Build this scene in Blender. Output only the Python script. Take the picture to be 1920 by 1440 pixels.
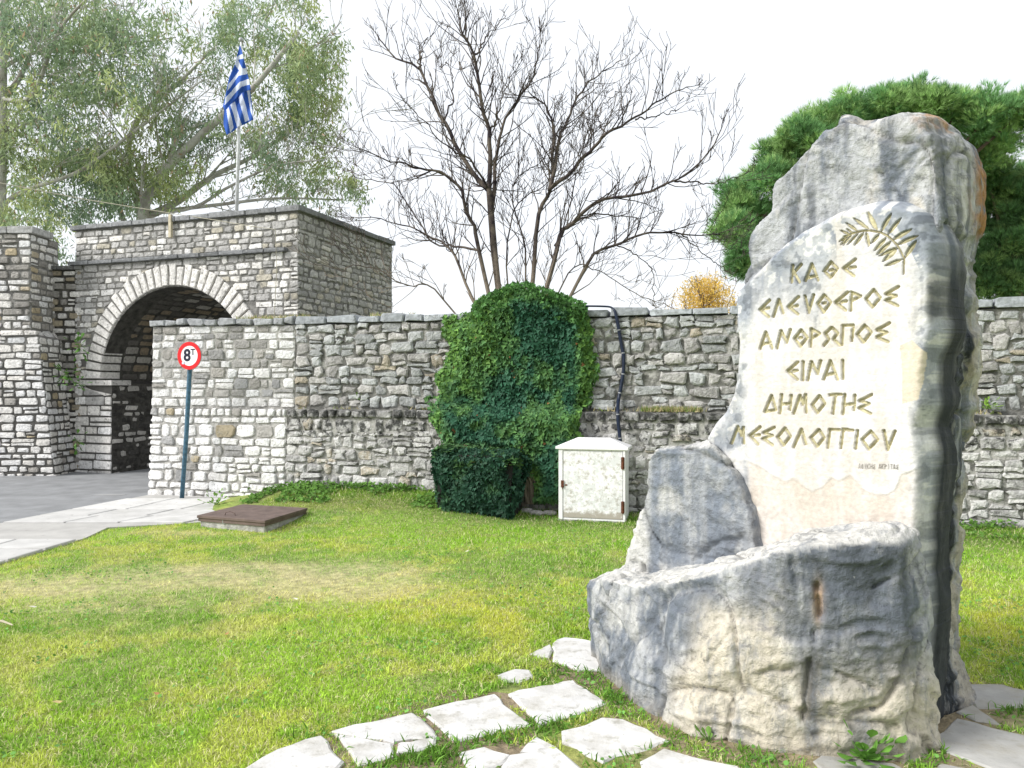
import bpy, math, random
import numpy as np
from mathutils import Vector
random.seed(7); RNG = np.random.default_rng(11)
scn = bpy.context.scene
for o in list(bpy.data.objects): bpy.data.objects.remove(o)
COL = scn.collection
PI = math.pi
# ------------------------------------------------------------------ camera, world, sun, exposure
F = 1420.0; EYE = 1.55; HZ = 725.0
cd = bpy.data.cameras.new('camera'); cam = bpy.data.objects.new('camera', cd); COL.objects.link(cam)
cam.location = (0, 0, EYE); cam.rotation_euler = (PI/2, 0, 0)
cd.sensor_width = 36; cd.lens = 36*F/1920; cd.shift_y = 5/1920; cd.clip_end = 2000; cd.clip_start = .05
scn.camera = cam
SUN_DIR = Vector((-.80, -.30, .62)).normalized()       # towards the sun
w = bpy.data.worlds.new('World'); scn.world = w; w.use_nodes = True
nt = w.node_tree; nt.nodes.clear()
out = nt.nodes.new('ShaderNodeOutputWorld'); bg = nt.nodes.new('ShaderNodeBackground')
sky = nt.nodes.new('ShaderNodeTexSky'); sky.sky_type = 'NISHITA'; sky.sun_disc = False
sky.sun_elevation = math.asin(SUN_DIR.z); sky.sun_rotation = math.atan2(SUN_DIR.x, SUN_DIR.y)
sky.dust_density = 4; sky.air_density = 1.0
mx = nt.nodes.new('ShaderNodeMix'); mx.data_type = 'RGBA'
mx.inputs[0].default_value = .86
mx.inputs[7].default_value = (7.0, 7.2, 7.5, 1)      # the even white cloud cover
nt.links.new(sky.outputs[0], mx.inputs[6]); nt.links.new(mx.outputs[2], bg.inputs[0])
bg.inputs[1].default_value = .10; nt.links.new(bg.outputs[0], out.inputs[0])
sd = bpy.data.lights.new('sun', 'SUN'); sd.energy = 2.8; sd.angle = math.radians(24); sd.color = (1, .985, .965)
so = bpy.data.objects.new('sun', sd); COL.objects.link(so); so.rotation_euler = (-SUN_DIR).to_track_quat('-Z', 'Y').to_euler()
so.location = (-20, -10, 30)
vs = scn.view_settings; vs.view_transform = 'Standard'; vs.look = 'None'; vs.exposure = .76; vs.gamma = 1; vs.use_curve_mapping = False

# ------------------------------------------------------------------ helpers
def W(px, py, D): return np.array([(px-960)/F*D, D, EYE-(py-HZ)/F*D])
def G(px, py, z=0.):
    D = F*(EYE-z)/(py-HZ); return np.array([(px-960)/F*D, D, z])
def proj(P):
    P = np.asarray(P, float); y = np.maximum(P[..., 1], .1)
    return 960+F*P[..., 0]/y, HZ-F*(P[..., 2]-EYE)/y
def _h(ix, iy, iz, seed):
    n = (ix*374761393 + iy*668265263 + iz*2147483647 + seed*1274126177) & 0xffffffff
    n = ((n ^ (n >> 13))*1274126177) & 0xffffffff
    n = ((n ^ (n >> 16))*2246822519) & 0xffffffff
    return ((n ^ (n >> 15)) & 0xffff)/32767.5-1
def vn(P, sc=1., seed=0):
    P = np.asarray(P, float)*sc+37.1*seed; i = np.floor(P).astype(np.int64); f = P-i; f = f*f*(3-2*f)
    x, y, z = i[..., 0], i[..., 1], i[..., 2]; fx, fy, fz = f[..., 0], f[..., 1], f[..., 2]
    def L(a, b, t): return a+(b-a)*t
    c = [[[_h(x+a, y+b, z+d, seed) for d in (0, 1)] for b in (0, 1)] for a in (0, 1)]
    return L(L(L(c[0][0][0], c[1][0][0], fx), L(c[0][1][0], c[1][1][0], fx), fy),
             L(L(c[0][0][1], c[1][0][1], fx), L(c[0][1][1], c[1][1][1], fx), fy), fz)
def fbm(P, sc=1., o=4, seed=0, g=.5):
    P = np.asarray(P, float); r = 0; a = 1; t = 0
    for k in range(o): r = r+a*vn(P, sc*2**k, seed+k); t += a; a *= g
    return r/t
def ridg(P, sc=1., o=4, seed=0):
    P = np.asarray(P, float); r = 0; a = 1; t = 0
    for k in range(o): r = r+a*(1-np.abs(vn(P, sc*2**k, seed+k))*2); t += a; a *= .5
    return r/t
def ss(a, b, x): t = np.clip((x-a)/(b-a+1e-12), 0, 1); return t*t*(3-2*t)
def mix(a, b, t): return a+(b-a)*np.asarray(t)[..., None]
def inpoly(x, y, poly):
    x = np.asarray(x, float); y = np.asarray(y, float); r = np.zeros(x.shape, bool); n = len(poly)
    for i in range(n):
        x1, y1 = poly[i]; x2, y2 = poly[(i+1) % n]
        if y1 == y2: continue
        r ^= ((y1 > y) != (y2 > y)) & (x < (x2-x1)*(y-y1)/(y2-y1)+x1)
    return r
def segd(x, y, pts, closed=False):
    d = np.full(np.shape(x), 1e9); n = len(pts)
    for i in range(n if closed else n-1):
        ax, ay = pts[i]; bx, by = pts[(i+1) % n]; vx, vy = bx-ax, by-ay; L = vx*vx+vy*vy+1e-12
        t = np.clip(((x-ax)*vx+(y-ay)*vy)/L, 0, 1); d = np.minimum(d, np.hypot(x-ax-t*vx, y-ay-t*vy))
    return d
ABS = {}
def tag(o, label=None, cat=None, group=None, kind=None):
    if label: o['label'] = label
    if cat: o['category'] = cat
    if group: o['group'] = group
    if kind: o['kind'] = kind
    return o
def empty(name, loc, label=None, cat=None, group=None):
    o = bpy.data.objects.new(name, None); o.empty_display_size = .2; o.location = loc; COL.objects.link(o)
    ABS[o.name] = np.array(loc, float); return tag(o, label, cat, group)
def mesh(name, V, Fc, mat, parent=None, cols=None, smooth=False, center=False):
    V = np.asarray(V, float).reshape(-1, 3); base = ABS[parent.name] if parent else np.zeros(3)
    org = V.mean(0) if center else base
    me = bpy.data.meshes.new(name)
    Vl = V-org
    if isinstance(Fc, np.ndarray):
        k = Fc.shape[1]; n = len(Fc); me.vertices.add(len(Vl)); me.vertices.foreach_set('co', Vl.ravel())
        me.loops.add(n*k); me.loops.foreach_set('vertex_index', Fc.astype(np.int32).ravel())
        me.polygons.add(n); me.polygons.foreach_set('loop_start', np.arange(0, n*k, k, dtype=np.int32))
        me.update(calc_edges=True)
    else:
        me.from_pydata(Vl.tolist(), [], [tuple(int(q) for q in f) for f in Fc]); me.update()
    if cols is not None:
        cols = np.asarray(cols, float)
        if cols.ndim == 1: cols = np.tile(cols, (len(Vl), 1))
        at = me.color_attributes.new('Col', 'FLOAT_COLOR', 'POINT')
        at.data.foreach_set('color', np.c_[np.clip(cols[:, :3], 0, 1), np.ones(len(cols))].ravel())
    if smooth: me.polygons.foreach_set('use_smooth', [True]*len(me.polygons))
    for m in (mat if isinstance(mat, (list, tuple)) else [mat]): me.materials.append(m)
    o = bpy.data.objects.new(name, me); COL.objects.link(o); o.location = org-base
    if parent: o.parent = parent
    ABS[o.name] = org
    return o
def tubes(items, sides=6):
    V = []; Fc = []; n0 = 0
    for it in items:
        P, R = np.asarray(it[0], float), it[1]; s = it[2] if len(it) > 2 else sides
        R = np.broadcast_to(np.asarray(R, float), (len(P),))
        T = np.gradient(P, axis=0); T /= np.linalg.norm(T, axis=1)[:, None]+1e-9
        a = np.array([0., 0, 1]) if abs(T[0, 2]) < .9 else np.array([1., 0, 0])
        for i in range(len(P)):
            b1 = np.cross(T[i], a); b1 /= np.linalg.norm(b1)+1e-9; b2 = np.cross(T[i], b1); a = np.cross(b1, T[i]) if False else a
            for j in range(s):
                q = 2*PI*j/s; V.append(P[i]+R[i]*(math.cos(q)*b1+math.sin(q)*b2))
        for i in range(len(P)-1):
            for j in range(s):
                k = (j+1) % s; Fc.append((n0+i*s+j, n0+i*s+k, n0+(i+1)*s+k, n0+(i+1)*s+j))
        Fc.append(tuple(n0+j for j in range(s))[::-1]); e = n0+(len(P)-1)*s; Fc.append(tuple(e+j for j in range(s)))
        n0 += len(P)*s
    return V, Fc
def prism(poly, z0, z1, fr=None):
    """closed polygon (list of 2d) between two levels; fr maps (a,b,c) to world"""
    fr = fr or (lambda a, b, c: np.array([a, b, c])); n = len(poly)
    V = [fr(a, b, z0) for a, b in poly]+[fr(a, b, z1) for a, b in poly]
    Fc = [tuple(range(n))[::-1], tuple(range(n, 2*n))]+[(i, (i+1) % n, n+(i+1) % n, n+i) for i in range(n)]
    return V, Fc
def box(c0, c1, fr=None):
    return prism([(c0[0], c0[1]), (c1[0], c0[1]), (c1[0], c1[1]), (c0[0], c1[1])], c0[2], c1[2], fr)
def join(*parts):
    V = []; Fc = []
    for v, f in parts:
        n = len(V); V += [np.asarray(q, float) for q in v]; Fc += [tuple(i+n for i in g) for g in f]
    return V, Fc
def bevel(o, wd=.005, seg=2):
    m = o.modifiers.new('bevel', 'BEVEL'); m.width = wd; m.segments = seg; m.limit_method = 'ANGLE'; return o

# ------------------------------------------------------------------ materials
def mat(name, base=None, rough=.9, nscale=20, nlo=.8, nhi=1.2, bump=.3, bscale=60, bdist=.01, metal=0, attr=False, trans=0, spec=.3, extra=None, detail=6):
    m = bpy.data.materials.new(name); m.use_nodes = True; t = m.node_tree; t.nodes.clear(); N = t.nodes.new; K = t.links.new
    o = N('ShaderNodeOutputMaterial'); b = N('ShaderNodeBsdfPrincipled'); b.inputs['Roughness'].default_value = rough
    b.inputs['Metallic'].default_value = metal; b.inputs['Specular IOR Level'].default_value = spec
    geo = N('ShaderNodeNewGeometry')
    if attr:
        c = N('ShaderNodeAttribute'); c.attribute_name = 'Col'; csock = c.outputs['Color']
    else:
        c = N('ShaderNodeRGB'); c.outputs[0].default_value = (*base, 1); csock = c.outputs[0]
    n = N('ShaderNodeTexNoise'); n.inputs['Scale'].default_value = nscale; n.inputs['Detail'].default_value = detail; K(geo.outputs['Position'], n.inputs['Vector'])
    mr = N('ShaderNodeMapRange'); mr.inputs[1].default_value = .3; mr.inputs[2].default_value = .7; mr.inputs[3].default_value = nlo; mr.inputs[4].default_value = nhi
    K(n.outputs['Fac'], mr.inputs[0])
    mu = N('ShaderNodeMix'); mu.data_type = 'RGBA'; mu.blend_type = 'MULTIPLY'; mu.inputs[0].default_value = 1
    K(csock, mu.inputs[6]); K(mr.outputs[0], mu.inputs[7]); cur = mu.outputs[2]
    if extra: cur = extra(t, N, K, geo, cur)
    K(cur, b.inputs['Base Color'])
    if bump:
        n2 = N('ShaderNodeTexNoise'); n2.inputs['Scale'].default_value = bscale; n2.inputs['Detail'].default_value = 8; n2.inputs['Roughness'].default_value = .65; K(geo.outputs['Position'], n2.inputs['Vector'])
        n3 = N('ShaderNodeTexNoise'); n3.inputs['Scale'].default_value = bscale*.35; n3.inputs['Detail'].default_value = 5; K(geo.outputs['Position'], n3.inputs['Vector'])
        b0 = N('ShaderNodeBump'); b0.inputs['Strength'].default_value = bump*.6; b0.inputs['Distance'].default_value = bdist*2; K(n3.outputs['Fac'], b0.inputs['Height'])
        bu = N('ShaderNodeBump'); K(b0.outputs[0], bu.inputs['Normal']); bu.inputs['Strength'].default_value = bump; bu.inputs['Distance'].default_value = bdist; K(n2.outputs['Fac'], bu.inputs['Height']); K(bu.outputs[0], b.inputs['Normal'])
    fin = b.outputs[0]
    if trans:
        tr = N('ShaderNodeBsdfTranslucent'); K(cur, tr.inputs[0]); ms = N('ShaderNodeMixShader'); ms.inputs[0].default_value = trans
        K(fin, ms.inputs[1]); K(tr.outputs[0], ms.inputs[2]); fin = ms.outputs[0]
    K(fin, o.inputs[0]); return m
def blotch(scale, lo, hi, color, amt=1., zramp=None, stretch=None, det=8, rough=.65):
    """a stain of one colour where a noise passes a threshold; zramp = (z0,z1,add) biases it by height"""
    def f(t, N, K, geo, cur):
        n = N('ShaderNodeTexNoise'); n.inputs['Scale'].default_value = scale; n.inputs['Detail'].default_value = det; n.inputs['Roughness'].default_value = rough
        if stretch:
            mp = N('ShaderNodeMapping'); mp.inputs['Scale'].default_value = stretch; K(geo.outputs['Position'], mp.inputs[0]); K(mp.outputs[0], n.inputs['Vector'])
        else: K(geo.outputs['Position'], n.inputs['Vector'])
        v = n.outputs['Fac']
        if zramp:
            sx = N('ShaderNodeSeparateXYZ'); K(geo.outputs['Position'], sx.inputs[0])
            cr = N('ShaderNodeMapRange'); cr.interpolation_type = 'SMOOTHSTEP'; cr.inputs[1].default_value = zramp[0]; cr.inputs[2].default_value = zramp[1]; cr.inputs[3].default_value = 0; cr.inputs[4].default_value = zramp[2]
            K(sx.outputs[2], cr.inputs[0]); src = cr.outputs[0]
            if len(zramp) > 3:   # falls again above
                c2 = N('ShaderNodeMapRange'); c2.inputs[1].default_value = zramp[3]; c2.inputs[2].default_value = zramp[4]; c2.inputs[3].default_value = 1; c2.inputs[4].default_value = 0
                K(sx.outputs[2], c2.inputs[0]); mm = N('ShaderNodeMath'); mm.operation = 'MULTIPLY'; K(cr.outputs[0], mm.inputs[0]); K(c2.outputs[0], mm.inputs[1]); src = mm.outputs[0]
            ad = N('ShaderNodeMath'); ad.operation = 'ADD'; K(v, ad.inputs[0]); K(src, ad.inputs[1]); v = ad.outputs[0]
        r = N('ShaderNodeMapRange'); r.inputs[1].default_value = lo; r.inputs[2].default_value = hi; r.inputs[3].default_value = 0; r.inputs[4].default_value = amt; K(v, r.inputs[0])
        x = N('ShaderNodeMix'); x.data_type = 'RGBA'; x.inputs[7].default_value = (*color, 1); K(r.outputs[0], x.inputs[0]); K(cur, x.inputs[6]); return x.outputs[2]
    return f
def chain(*fs):
    def f(t, N, K, geo, cur):
        for g in fs: cur = g(t, N, K, geo, cur)
        return cur
    return f
M = {}
M['white_stone'] = mat('white_stone', attr=True, nscale=24, nlo=.80, nhi=1.1, bump=1, bscale=32, bdist=.02, extra=chain(blotch(38, .58, .66, (.17, .165, .15), .8), blotch(9, .56, .66, (.33, .325, .30), .7)))
M['grey_stone'] = mat('grey_stone', attr=True, nscale=22, nlo=.72, nhi=1.25, bump=1, bscale=26, bdist=.03,
    extra=chain(blotch(22, .56, .66, (.50, .51, .50), .55), blotch(30, .60, .68, (.05, .052, .05), .75), blotch(9, .57, .66, (.60, .60, .57), .55, (1.3, 1.1, .09)), blotch(11, .60, .72, (.018, .019, .017), .9, (.62, 1.12, .17, 1.26, 1.33)), blotch(17, .64, .72, (.03, .032, .028), .8)))
M['gate_stone'] = mat('gate_stone', attr=True, nscale=20, nlo=.75, nhi=1.2, bump=1, bscale=30, bdist=.02, extra=chain(blotch(14, .57, .66, (.13, .13, .115), .75), blotch(32, .60, .68, (.08, .08, .07), .7)))
M['mortar_light'] = mat('mortar_light', (.40, .39, .365), nscale=14, nlo=.6, nhi=1.25, bump=1, bscale=30, bdist=.02)
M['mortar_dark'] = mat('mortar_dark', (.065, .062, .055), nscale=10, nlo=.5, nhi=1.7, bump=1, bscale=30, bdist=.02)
M['mortar_grey'] = mat('mortar_grey', (.15, .148, .135), nscale=12, nlo=.55, nhi=1.5, bump=1, bscale=30, bdist=.02, extra=blotch(6, .5, .62, (.46, .45, .42), .7, (1.25, 1.0, .10)))
M['mortar_gate'] = mat('mortar_gate', (.36, .352, .33), nscale=9, nlo=.6, nhi=1.4, bump=1, bscale=30, bdist=.02, extra=blotch(3, -.2, .9, (.075, .072, .065), .9, (2.4, 1.4, .75)))
M['coping'] = mat('coping', attr=True, nscale=16, nlo=.7, nhi=1.25, bump=.7, bscale=40, bdist=.012, extra=chain(blotch(13, .58, .68, (.09, .09, .085), .8), blotch(30, .62, .68, (.62, .62, .6), .7)))
M['hollow_shade'] = mat('hollow_shade', (.012, .012, .011), bump=0)  # near-black colour standing in for shade inside hollows
M['monument'] = mat('monument_rock', attr=True, nscale=34, nlo=.80, nhi=1.16, bump=1, bscale=34, bdist=.018, detail=12, extra=chain(blotch(6, .51, .64, (.15, .17, .20), .62, stretch=(1.8, 1.8, .35), det=14, rough=.7), blotch(9, .57, .68, (.66, .65, .60), .30, stretch=(1, 1, .6), det=12), blotch(22, .63, .68, (.10, .11, .12), .6, stretch=(1, 1, .6), det=12), blotch(42, .66, .72, (.70, .70, .67), .4), blotch(12, .56, .60, (.085, .09, .10), .45, stretch=(.6, .6, 1.6), det=14, rough=.75)))
M['panel'] = mat('panel_stone', attr=True, nscale=50, nlo=.86, nhi=1.10, bump=.5, bscale=90, bdist=.005, detail=12, extra=chain(blotch(8, .52, .70, (.42, .41, .39), .14, stretch=(1.5, 1.5, .3), det=12)))
M['gold'] = mat('faded_gold_paint', (.50, .46, .29), rough=.65, nscale=40, nlo=.6, nhi=1.15, bump=.3, bscale=150, bdist=.003)
M['slab'] = mat('flagstone', attr=True, nscale=9, nlo=.84, nhi=1.08, bump=.5, bscale=30, bdist=.008, extra=chain(blotch(3.5, .48, .64, (.33, .31, .26), .6), blotch(14, .55, .68, (.26, .25, .21), .5), blotch(34, .64, .70, (.2, .2, .18), .6)))
M['paving'] = mat('paving', attr=True, nscale=4, nlo=.85, nhi=1.08, bump=.4, bscale=30, bdist=.006, extra=chain(blotch(2.2, .54, .66, (.40, .395, .37), .7), blotch(14, .62, .68, (.22, .21, .19), .5)))
M['asphalt'] = mat('asphalt', (.23, .235, .24), rough=.85, nscale=3, nlo=.8, nhi=1.2, bump=.6, bscale=130, bdist=.006, extra=chain(blotch(120, .55, .7, (.30, .30, .30), .6), blotch(1.2, .60, .66, (.20, .20, .20), .5)))
M['soil'] = mat('soil', attr=True, nscale=16, nlo=.65, nhi=1.3, bump=1, bscale=45, bdist=.02, extra=blotch(60, .58, .7, (.42, .36, .25), .5))
M['blade'] = mat('grass_blade', attr=True, rough=.6, nlo=1, nhi=1, bump=0, trans=.35)
M['leaf'] = mat('leaf', attr=True, rough=.6, nlo=.95, nhi=1.05, bump=0, trans=.22, spec=.2)
M['thinleaf'] = mat('thin_leaf', attr=True, rough=.55, nlo=.95, nhi=1.05, bump=0, trans=.45)
M['bark'] = mat('bark', (.022, .016, .021), nscale=14, nlo=.6, nhi=1.4, bump=.6, bscale=40, extra=blotch(5, .4, .8, (.24, .20, .15), .9, (3.9, 2.4, .5)))
M['pale_bark'] = mat('pale_bark', (.50, .49, .45), nscale=3, nlo=.7, nhi=1.2, bump=.4, bscale=14, extra=blotch(2.5, .5, .6, (.30, .27, .24), .8))
M['pine_bark'] = mat('pine_bark', (.13, .09, .07), nscale=6, bump=.8, bscale=14)
M['white_paint'] = mat('chipped_white_paint', (.76, .75, .755), rough=.5, nscale=6, nlo=.93, nhi=1.04, bump=.15, bscale=60, bdist=.003,
    extra=chain(blotch(34, .60, .63, (.47, .48, .45), .7), blotch(11, .68, .72, (.25, .09, .04), .8)))
M['door_paint'] = mat('peeling_door_paint', (.78, .77, .775), rough=.5, nscale=6, nlo=.95, nhi=1.03, bump=.2, bscale=60, bdist=.003,
    extra=chain(blotch(5.5, .505, .52, (.60, .605, .60), .8, (.32, .55, .05, 1.0, .85), rough=.82, det=12), blotch(26, .60, .62, (.48, .50, .47), .6), blotch(26, .68, .72, (.22, .15, .10), .8), blotch(20, .5, .7, (.28, .24, .18), .8, (.16, .04, .35))))
M['rust'] = mat('rust', (.10, .035, .018), nscale=40, nlo=.6, nhi=1.6, bump=.5)
M['rusty_iron'] = mat('rusty_iron', (.13, .095, .082), rough=.75, nscale=8, nlo=.75, nhi=1.25, bump=.5, bscale=60, bdist=.004, extra=blotch(14, .58, .68, (.20, .15, .13), .6))
M['red'] = mat('red_film', (.68, .014, .018), rough=.4, bump=0, nlo=.93, nhi=1.05)
M['sign_white'] = mat('white_film', (.82, .82, .82), rough=.35, bump=0, nlo=.96, nhi=1.02)
M['sign_black'] = mat('black_film', (.012, .014, .03), rough=.4, bump=0)
M['post'] = mat('blue_grey_paint', (.055, .125, .18), rough=.5, nscale=25, nlo=.7, nhi=1.4, bump=.2, extra=blotch(20, .62, .68, (.28, .36, .38), .6))
M['galv'] = mat('galvanised', (.35, .36, .37), rough=.45, metal=.5, bump=0)
M['hose'] = mat('blue_black_hose', (.010, .017, .038), rough=.4, bump=.2)
M['flagblue'] = mat('flag_blue', (.03, .11, .46), rough=.8, bump=0, trans=.2, nlo=.9, nhi=1.1, nscale=8)
M['flagwhite'] = mat('flag_white', (.68, .73, .86), rough=.8, bump=0, trans=.2, nlo=.95, nhi=1.05, nscale=8)
M['pole'] = mat('pole_white', (.66, .67, .68), rough=.4, bump=0)
M['wire'] = mat('wire', (.38, .36, .28), bump=0)
M['wood'] = mat('weathered_wood', (.46, .41, .30), nscale=20)
M['fruit'] = mat('orange_peel', (.75, .20, .02), rough=.5, bump=.2)
M['dead'] = mat('dead_leaf', attr=True, nlo=.8, nhi=1.2, bump=0, trans=.15)

# ------------------------------------------------------------------ ground
MOUND = lambda x, y: .20*ss(-4.3, -2.6, x)*(1-ss(-1.2, .6, x))*ss(7.9, 10.0, y+.264*(x+1.5))*(1-ss(9.9, 10.1, y*0)) + .05*ss(8.2, 9.6, y+.264*x)*ss(-.5, 3, x)
def gh(x, y):
    P = np.stack([x, y, np.zeros_like(x)], -1)
    return MOUND(x, y)+.018*vn(P, .8, 3)*ss(-4.4, -3.6, x)
GPOLY = [(-4.40, -3), (-4.5, 6.4), (-4.36, 7.7), (-4.44, 8.25), (-3.95, 8.45), (-3.55, 8.60), (-3.2, 9.3), (-3.0, 10.45), (9, 9.2), (9, -3)]   # the lawn's outline
THR = []   # throne footprint, filled below
def lawn_color(x, y):
    P = np.stack([x, y, 0*x], -1)
    a = fbm(P, .9, 4, 21); b = fbm(P, 2.6, 3, 31); c = fbm(P, 7., 3, 41)
    green = np.array([.26, .47, .055]); bright = np.array([.40, .62, .06]); yel = np.array([.62, .66, .13]); dry = np.array([.84, .74, .44])
    col = mix(np.broadcast_to(green, P.shape), bright, ss(-.45, .35, a+.5*c))
    col = mix(col, yel, .7*ss(-.15, .4, b+.8*c)*ss(-.9, .3, a+.3))
    def bl(px, py, rx, ry):   # worn patches on the ground
        g = G(px, py); return np.exp(-(((x-g[0])/rx)**2+((y-g[1])/ry)**2))
    worn = bl(330, 1085, 1.3, .45)+bl(480, 1065, .7, .25)+bl(660, 1080, .55, .5)+.6*bl(120, 1150, 1.0, .4)+.7*bl(60, 1100, .8, .35)+.5*bl(700, 1110, .8, .4)+.6*bl(800, 1285, .16, .12)+.35*bl(200, 1250, .6, .4)+.4*bl(560, 1180, .8, .25)+.5*bl(330, 1000, .5, .2)
    col = mix(col, dry, np.clip(.48*worn*(.6+1.6*c+.9*b), 0, .7))
    y2 = bl(830, 1125, .9, .55)+.7*bl(1850, 1150, .7, 1.0)+.5*bl(950, 1180, .5, .4)
    col = mix(col, np.array([.66, .66, .08]), np.clip(.75*y2*(.7+.8*c), 0, .7))
    far = ss(6.6, 8.4, y+.26*x)*ss(-2.6, -.6, x); col = mix(col, np.array([.24, .50, .03]), .75*far)
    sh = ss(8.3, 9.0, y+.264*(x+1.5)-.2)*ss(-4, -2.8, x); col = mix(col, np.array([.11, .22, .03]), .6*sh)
    return np.clip(col, 0, 1), worn
nx, ny = 230, 190
xs = np.linspace(-6.8, 9.0, nx); ys = np.linspace(1.6, 11.2, ny)
gx = np.r_[-300, -120, -60, -30, -16, -10, xs, 12, 20, 40, 90, 300]; gy = np.r_[-80, -30, -10, -3, 0, ys, 12, 14, 18, 30, 60, 150, 500]
X, Y = np.meshgrid(gx, gy); Z = np.where((X > -6.8) & (X < 9.01) & (Y > 1.5) & (Y < 11.3), gh(X, Y), 0)
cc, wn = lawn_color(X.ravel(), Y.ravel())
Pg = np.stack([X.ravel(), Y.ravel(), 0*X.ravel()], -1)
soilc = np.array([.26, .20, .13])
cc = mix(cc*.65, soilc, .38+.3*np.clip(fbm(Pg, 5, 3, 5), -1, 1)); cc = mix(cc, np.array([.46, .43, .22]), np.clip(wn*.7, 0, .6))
i, j = np.meshgrid(np.arange(len(gx)-1), np.arange(len(gy)-1)); i = i.ravel(); j = j.ravel(); n = len(gx)
Fg = np.stack([j*n+i, j*n+i+1, (j+1)*n+i+1, (j+1)*n+i], -1)
# bare earth round the monument and between the flagstones
dthr = segd(X.ravel(), Y.ravel(), [(.45, 4.3), (.6, 3.62), (.8, 3.3), (1.2, 3.2), (1.6, 3.1), (2.3, 3.8)])
cc = mix(cc, np.array([.30, .235, .155]), (1-ss(.12, .45, dthr))*.9)
g = mesh('ground', np.stack([X.ravel(), Y.ravel(), Z.ravel()-.004], -1), Fg, M['soil'], None, cc, smooth=True); tag(g, kind='structure')

def sheet(name, pts, z, m, parent=None, cols=None, kind='structure'):
    V, Fc = prism(pts, z-.05, z); o = mesh(name, V, Fc, m, parent, cols)
    if kind: tag(o, kind=kind)
    return o
RE = [(-5.83, -6), (-5.8, 8.4), (-5.17, 10.75), (-5.1, 11.2)]            # edge of the road on our side
road = sheet('road', [(-60, -6)]+RE+[(-3.2, 12.3), (-2.0, 16.4), (-4, 40), (-40, 40), (-60, 20)], .006, M['asphalt'])
# worn patches of white marking on the road
for k, (px, py, wd, hh) in enumerate([(205, 929, .45, .06)]):
    c = G(px, py); q = [(c[0]-wd/2, c[1]-hh), (c[0]+wd*.4, c[1]-hh*.6), (c[0]+wd/2, c[1]+hh*.7), (c[0]-wd*.35, c[1]+hh)]
    tag(mesh('road_marking', *prism(q, .004, .010), M['paving'], road, np.array([.30, .30, .30])), kind=None)
pv = sheet('pavement', [(-5.83, -3), (-5.8, 8.4), (-5.17, 10.75), (-5.1, 10.9), (-2.95, 10.75), (-3.1, 9.6), (-3.3, 8.9), (-3.5, 8.62), (-3.9, 8.45), (-4.42, 8.28), (-4.34, 7.7), (-4.48, 6.4), (-4.4, -3)], .012, M['paving'], None, np.array([.40, .39, .37]))
# the paving slabs: rows running along the road, each slab a piece
def slabpiece(q, z0, z1, m, parent, col, name='paving_slab', jit=.0):
    q = np.array(q, float); c = q.mean(0); n = len(q)
    inn = c+(q-c)*(1-.012/np.maximum(np.linalg.norm(q-c, axis=1), .05))[:, None]
    V = [(*p, z0) for p in q]+[(*p, z1-.006) for p in q]+[(*p, z1+RNG.uniform(-jit, jit)) for p in inn]
    Fc = [tuple(range(n))[::-1], tuple(range(2*n, 3*n))]+[(a+i, a+(i+1) % n, a+n+(i+1) % n, a+n+i) for a in (0, n) for i in range(n)]
    return mesh(name, V, Fc, m, parent, col, center=True)
for r in range(13):
    y0 = 5.3+r*.46
    xl = np.interp(y0, [0, 8.4, 10.75], [-5.8, -5.78, -5.17]); xr = np.interp(y0, [6.4, 7.7, 8.28, 8.3, 8.6, 9.3, 10.5], [-4.47, -4.34, -4.42, -3.95, -3.6, -3.35, -3.1])
    xl2 = np.interp(y0+.44, [0, 8.4, 10.75], [-5.8, -5.78, -5.17]); xr2 = np.interp(y0+.44, [6.4, 7.7, 8.28, 8.3, 8.6, 9.3, 10.5], [-4.47, -4.34, -4.42, -3.95, -3.6, -3.35, -3.1])
    if y0+.44 > 10.62: break
    if 7.55 < y0 < 8.1: continue                                     # a strip without slabs
    nn = 2 if y0 < 8.2 else 3; cuts = np.sort(np.r_[0, (np.arange(1, nn)+RNG.uniform(-.2, .2, nn-1))/nn, 1])
    for k in range(nn):
        a, b = cuts[k], cuts[k+1]; gp = .014
        q = [(xl+(xr-xl)*a+gp, y0+gp), (xl+(xr-xl)*b-gp, y0+gp), (xl2+(xr2-xl2)*b-gp, y0+.44), (xl2+(xr2-xl2)*a+gp, y0+.44)]
        c = .52+RNG.uniform(-.08, .05); slabpiece(q, .0, .028, M['paving'], pv, np.array([c, c*.985, c*.95]), jit=.001)

# ------------------------------------------------------------------ masonry
def frame(O, U, N, batter=0.):
    O = np.array(O, float); U = np.array(U, float)/np.linalg.norm(U); N = np.array(N, float)/np.linalg.norm(N)
    return lambda u, v, w_: O+U*u+np.array([0, 0, 1.])*v+N*(w_-batter*v)
def stone(fr, pts, wf, depth, bev, col, rot=.006):
    """one block: outline pts (u,v) on the face, wf proud of it, depth behind"""
    p = np.array(pts, float); c = p.mean(0); d = np.linalg.norm(p-c, axis=1); q = c+(p-c)*(1-bev/np.maximum(d, bev*1.5))[:, None]; n = len(p)
    ta, tb = RNG.uniform(-rot, rot, 2)/.2
    V = [fr(a, b, -depth) for a, b in p]+[fr(a, b, wf-bev*.8) for a, b in p]+[fr(a, b, wf+ta*(a-c[0])+tb*(b-c[1])+RNG.uniform(-.003, .003)) for a, b in q]
    cw = fr(c[0], c[1], wf+bev*.35); V.append(cw)
    Fc = [(a+i, a+(i+1) % n, a+n+(i+1) % n, a+n+i) for a in (0, n) for i in range(n)]+[(2*n+i, 2*n+(i+1) % n, 3*n) for i in range(n)]
    return dict(V=np.array(V), F=Fc, c=cw, col=np.array(col), a=0)
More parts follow.
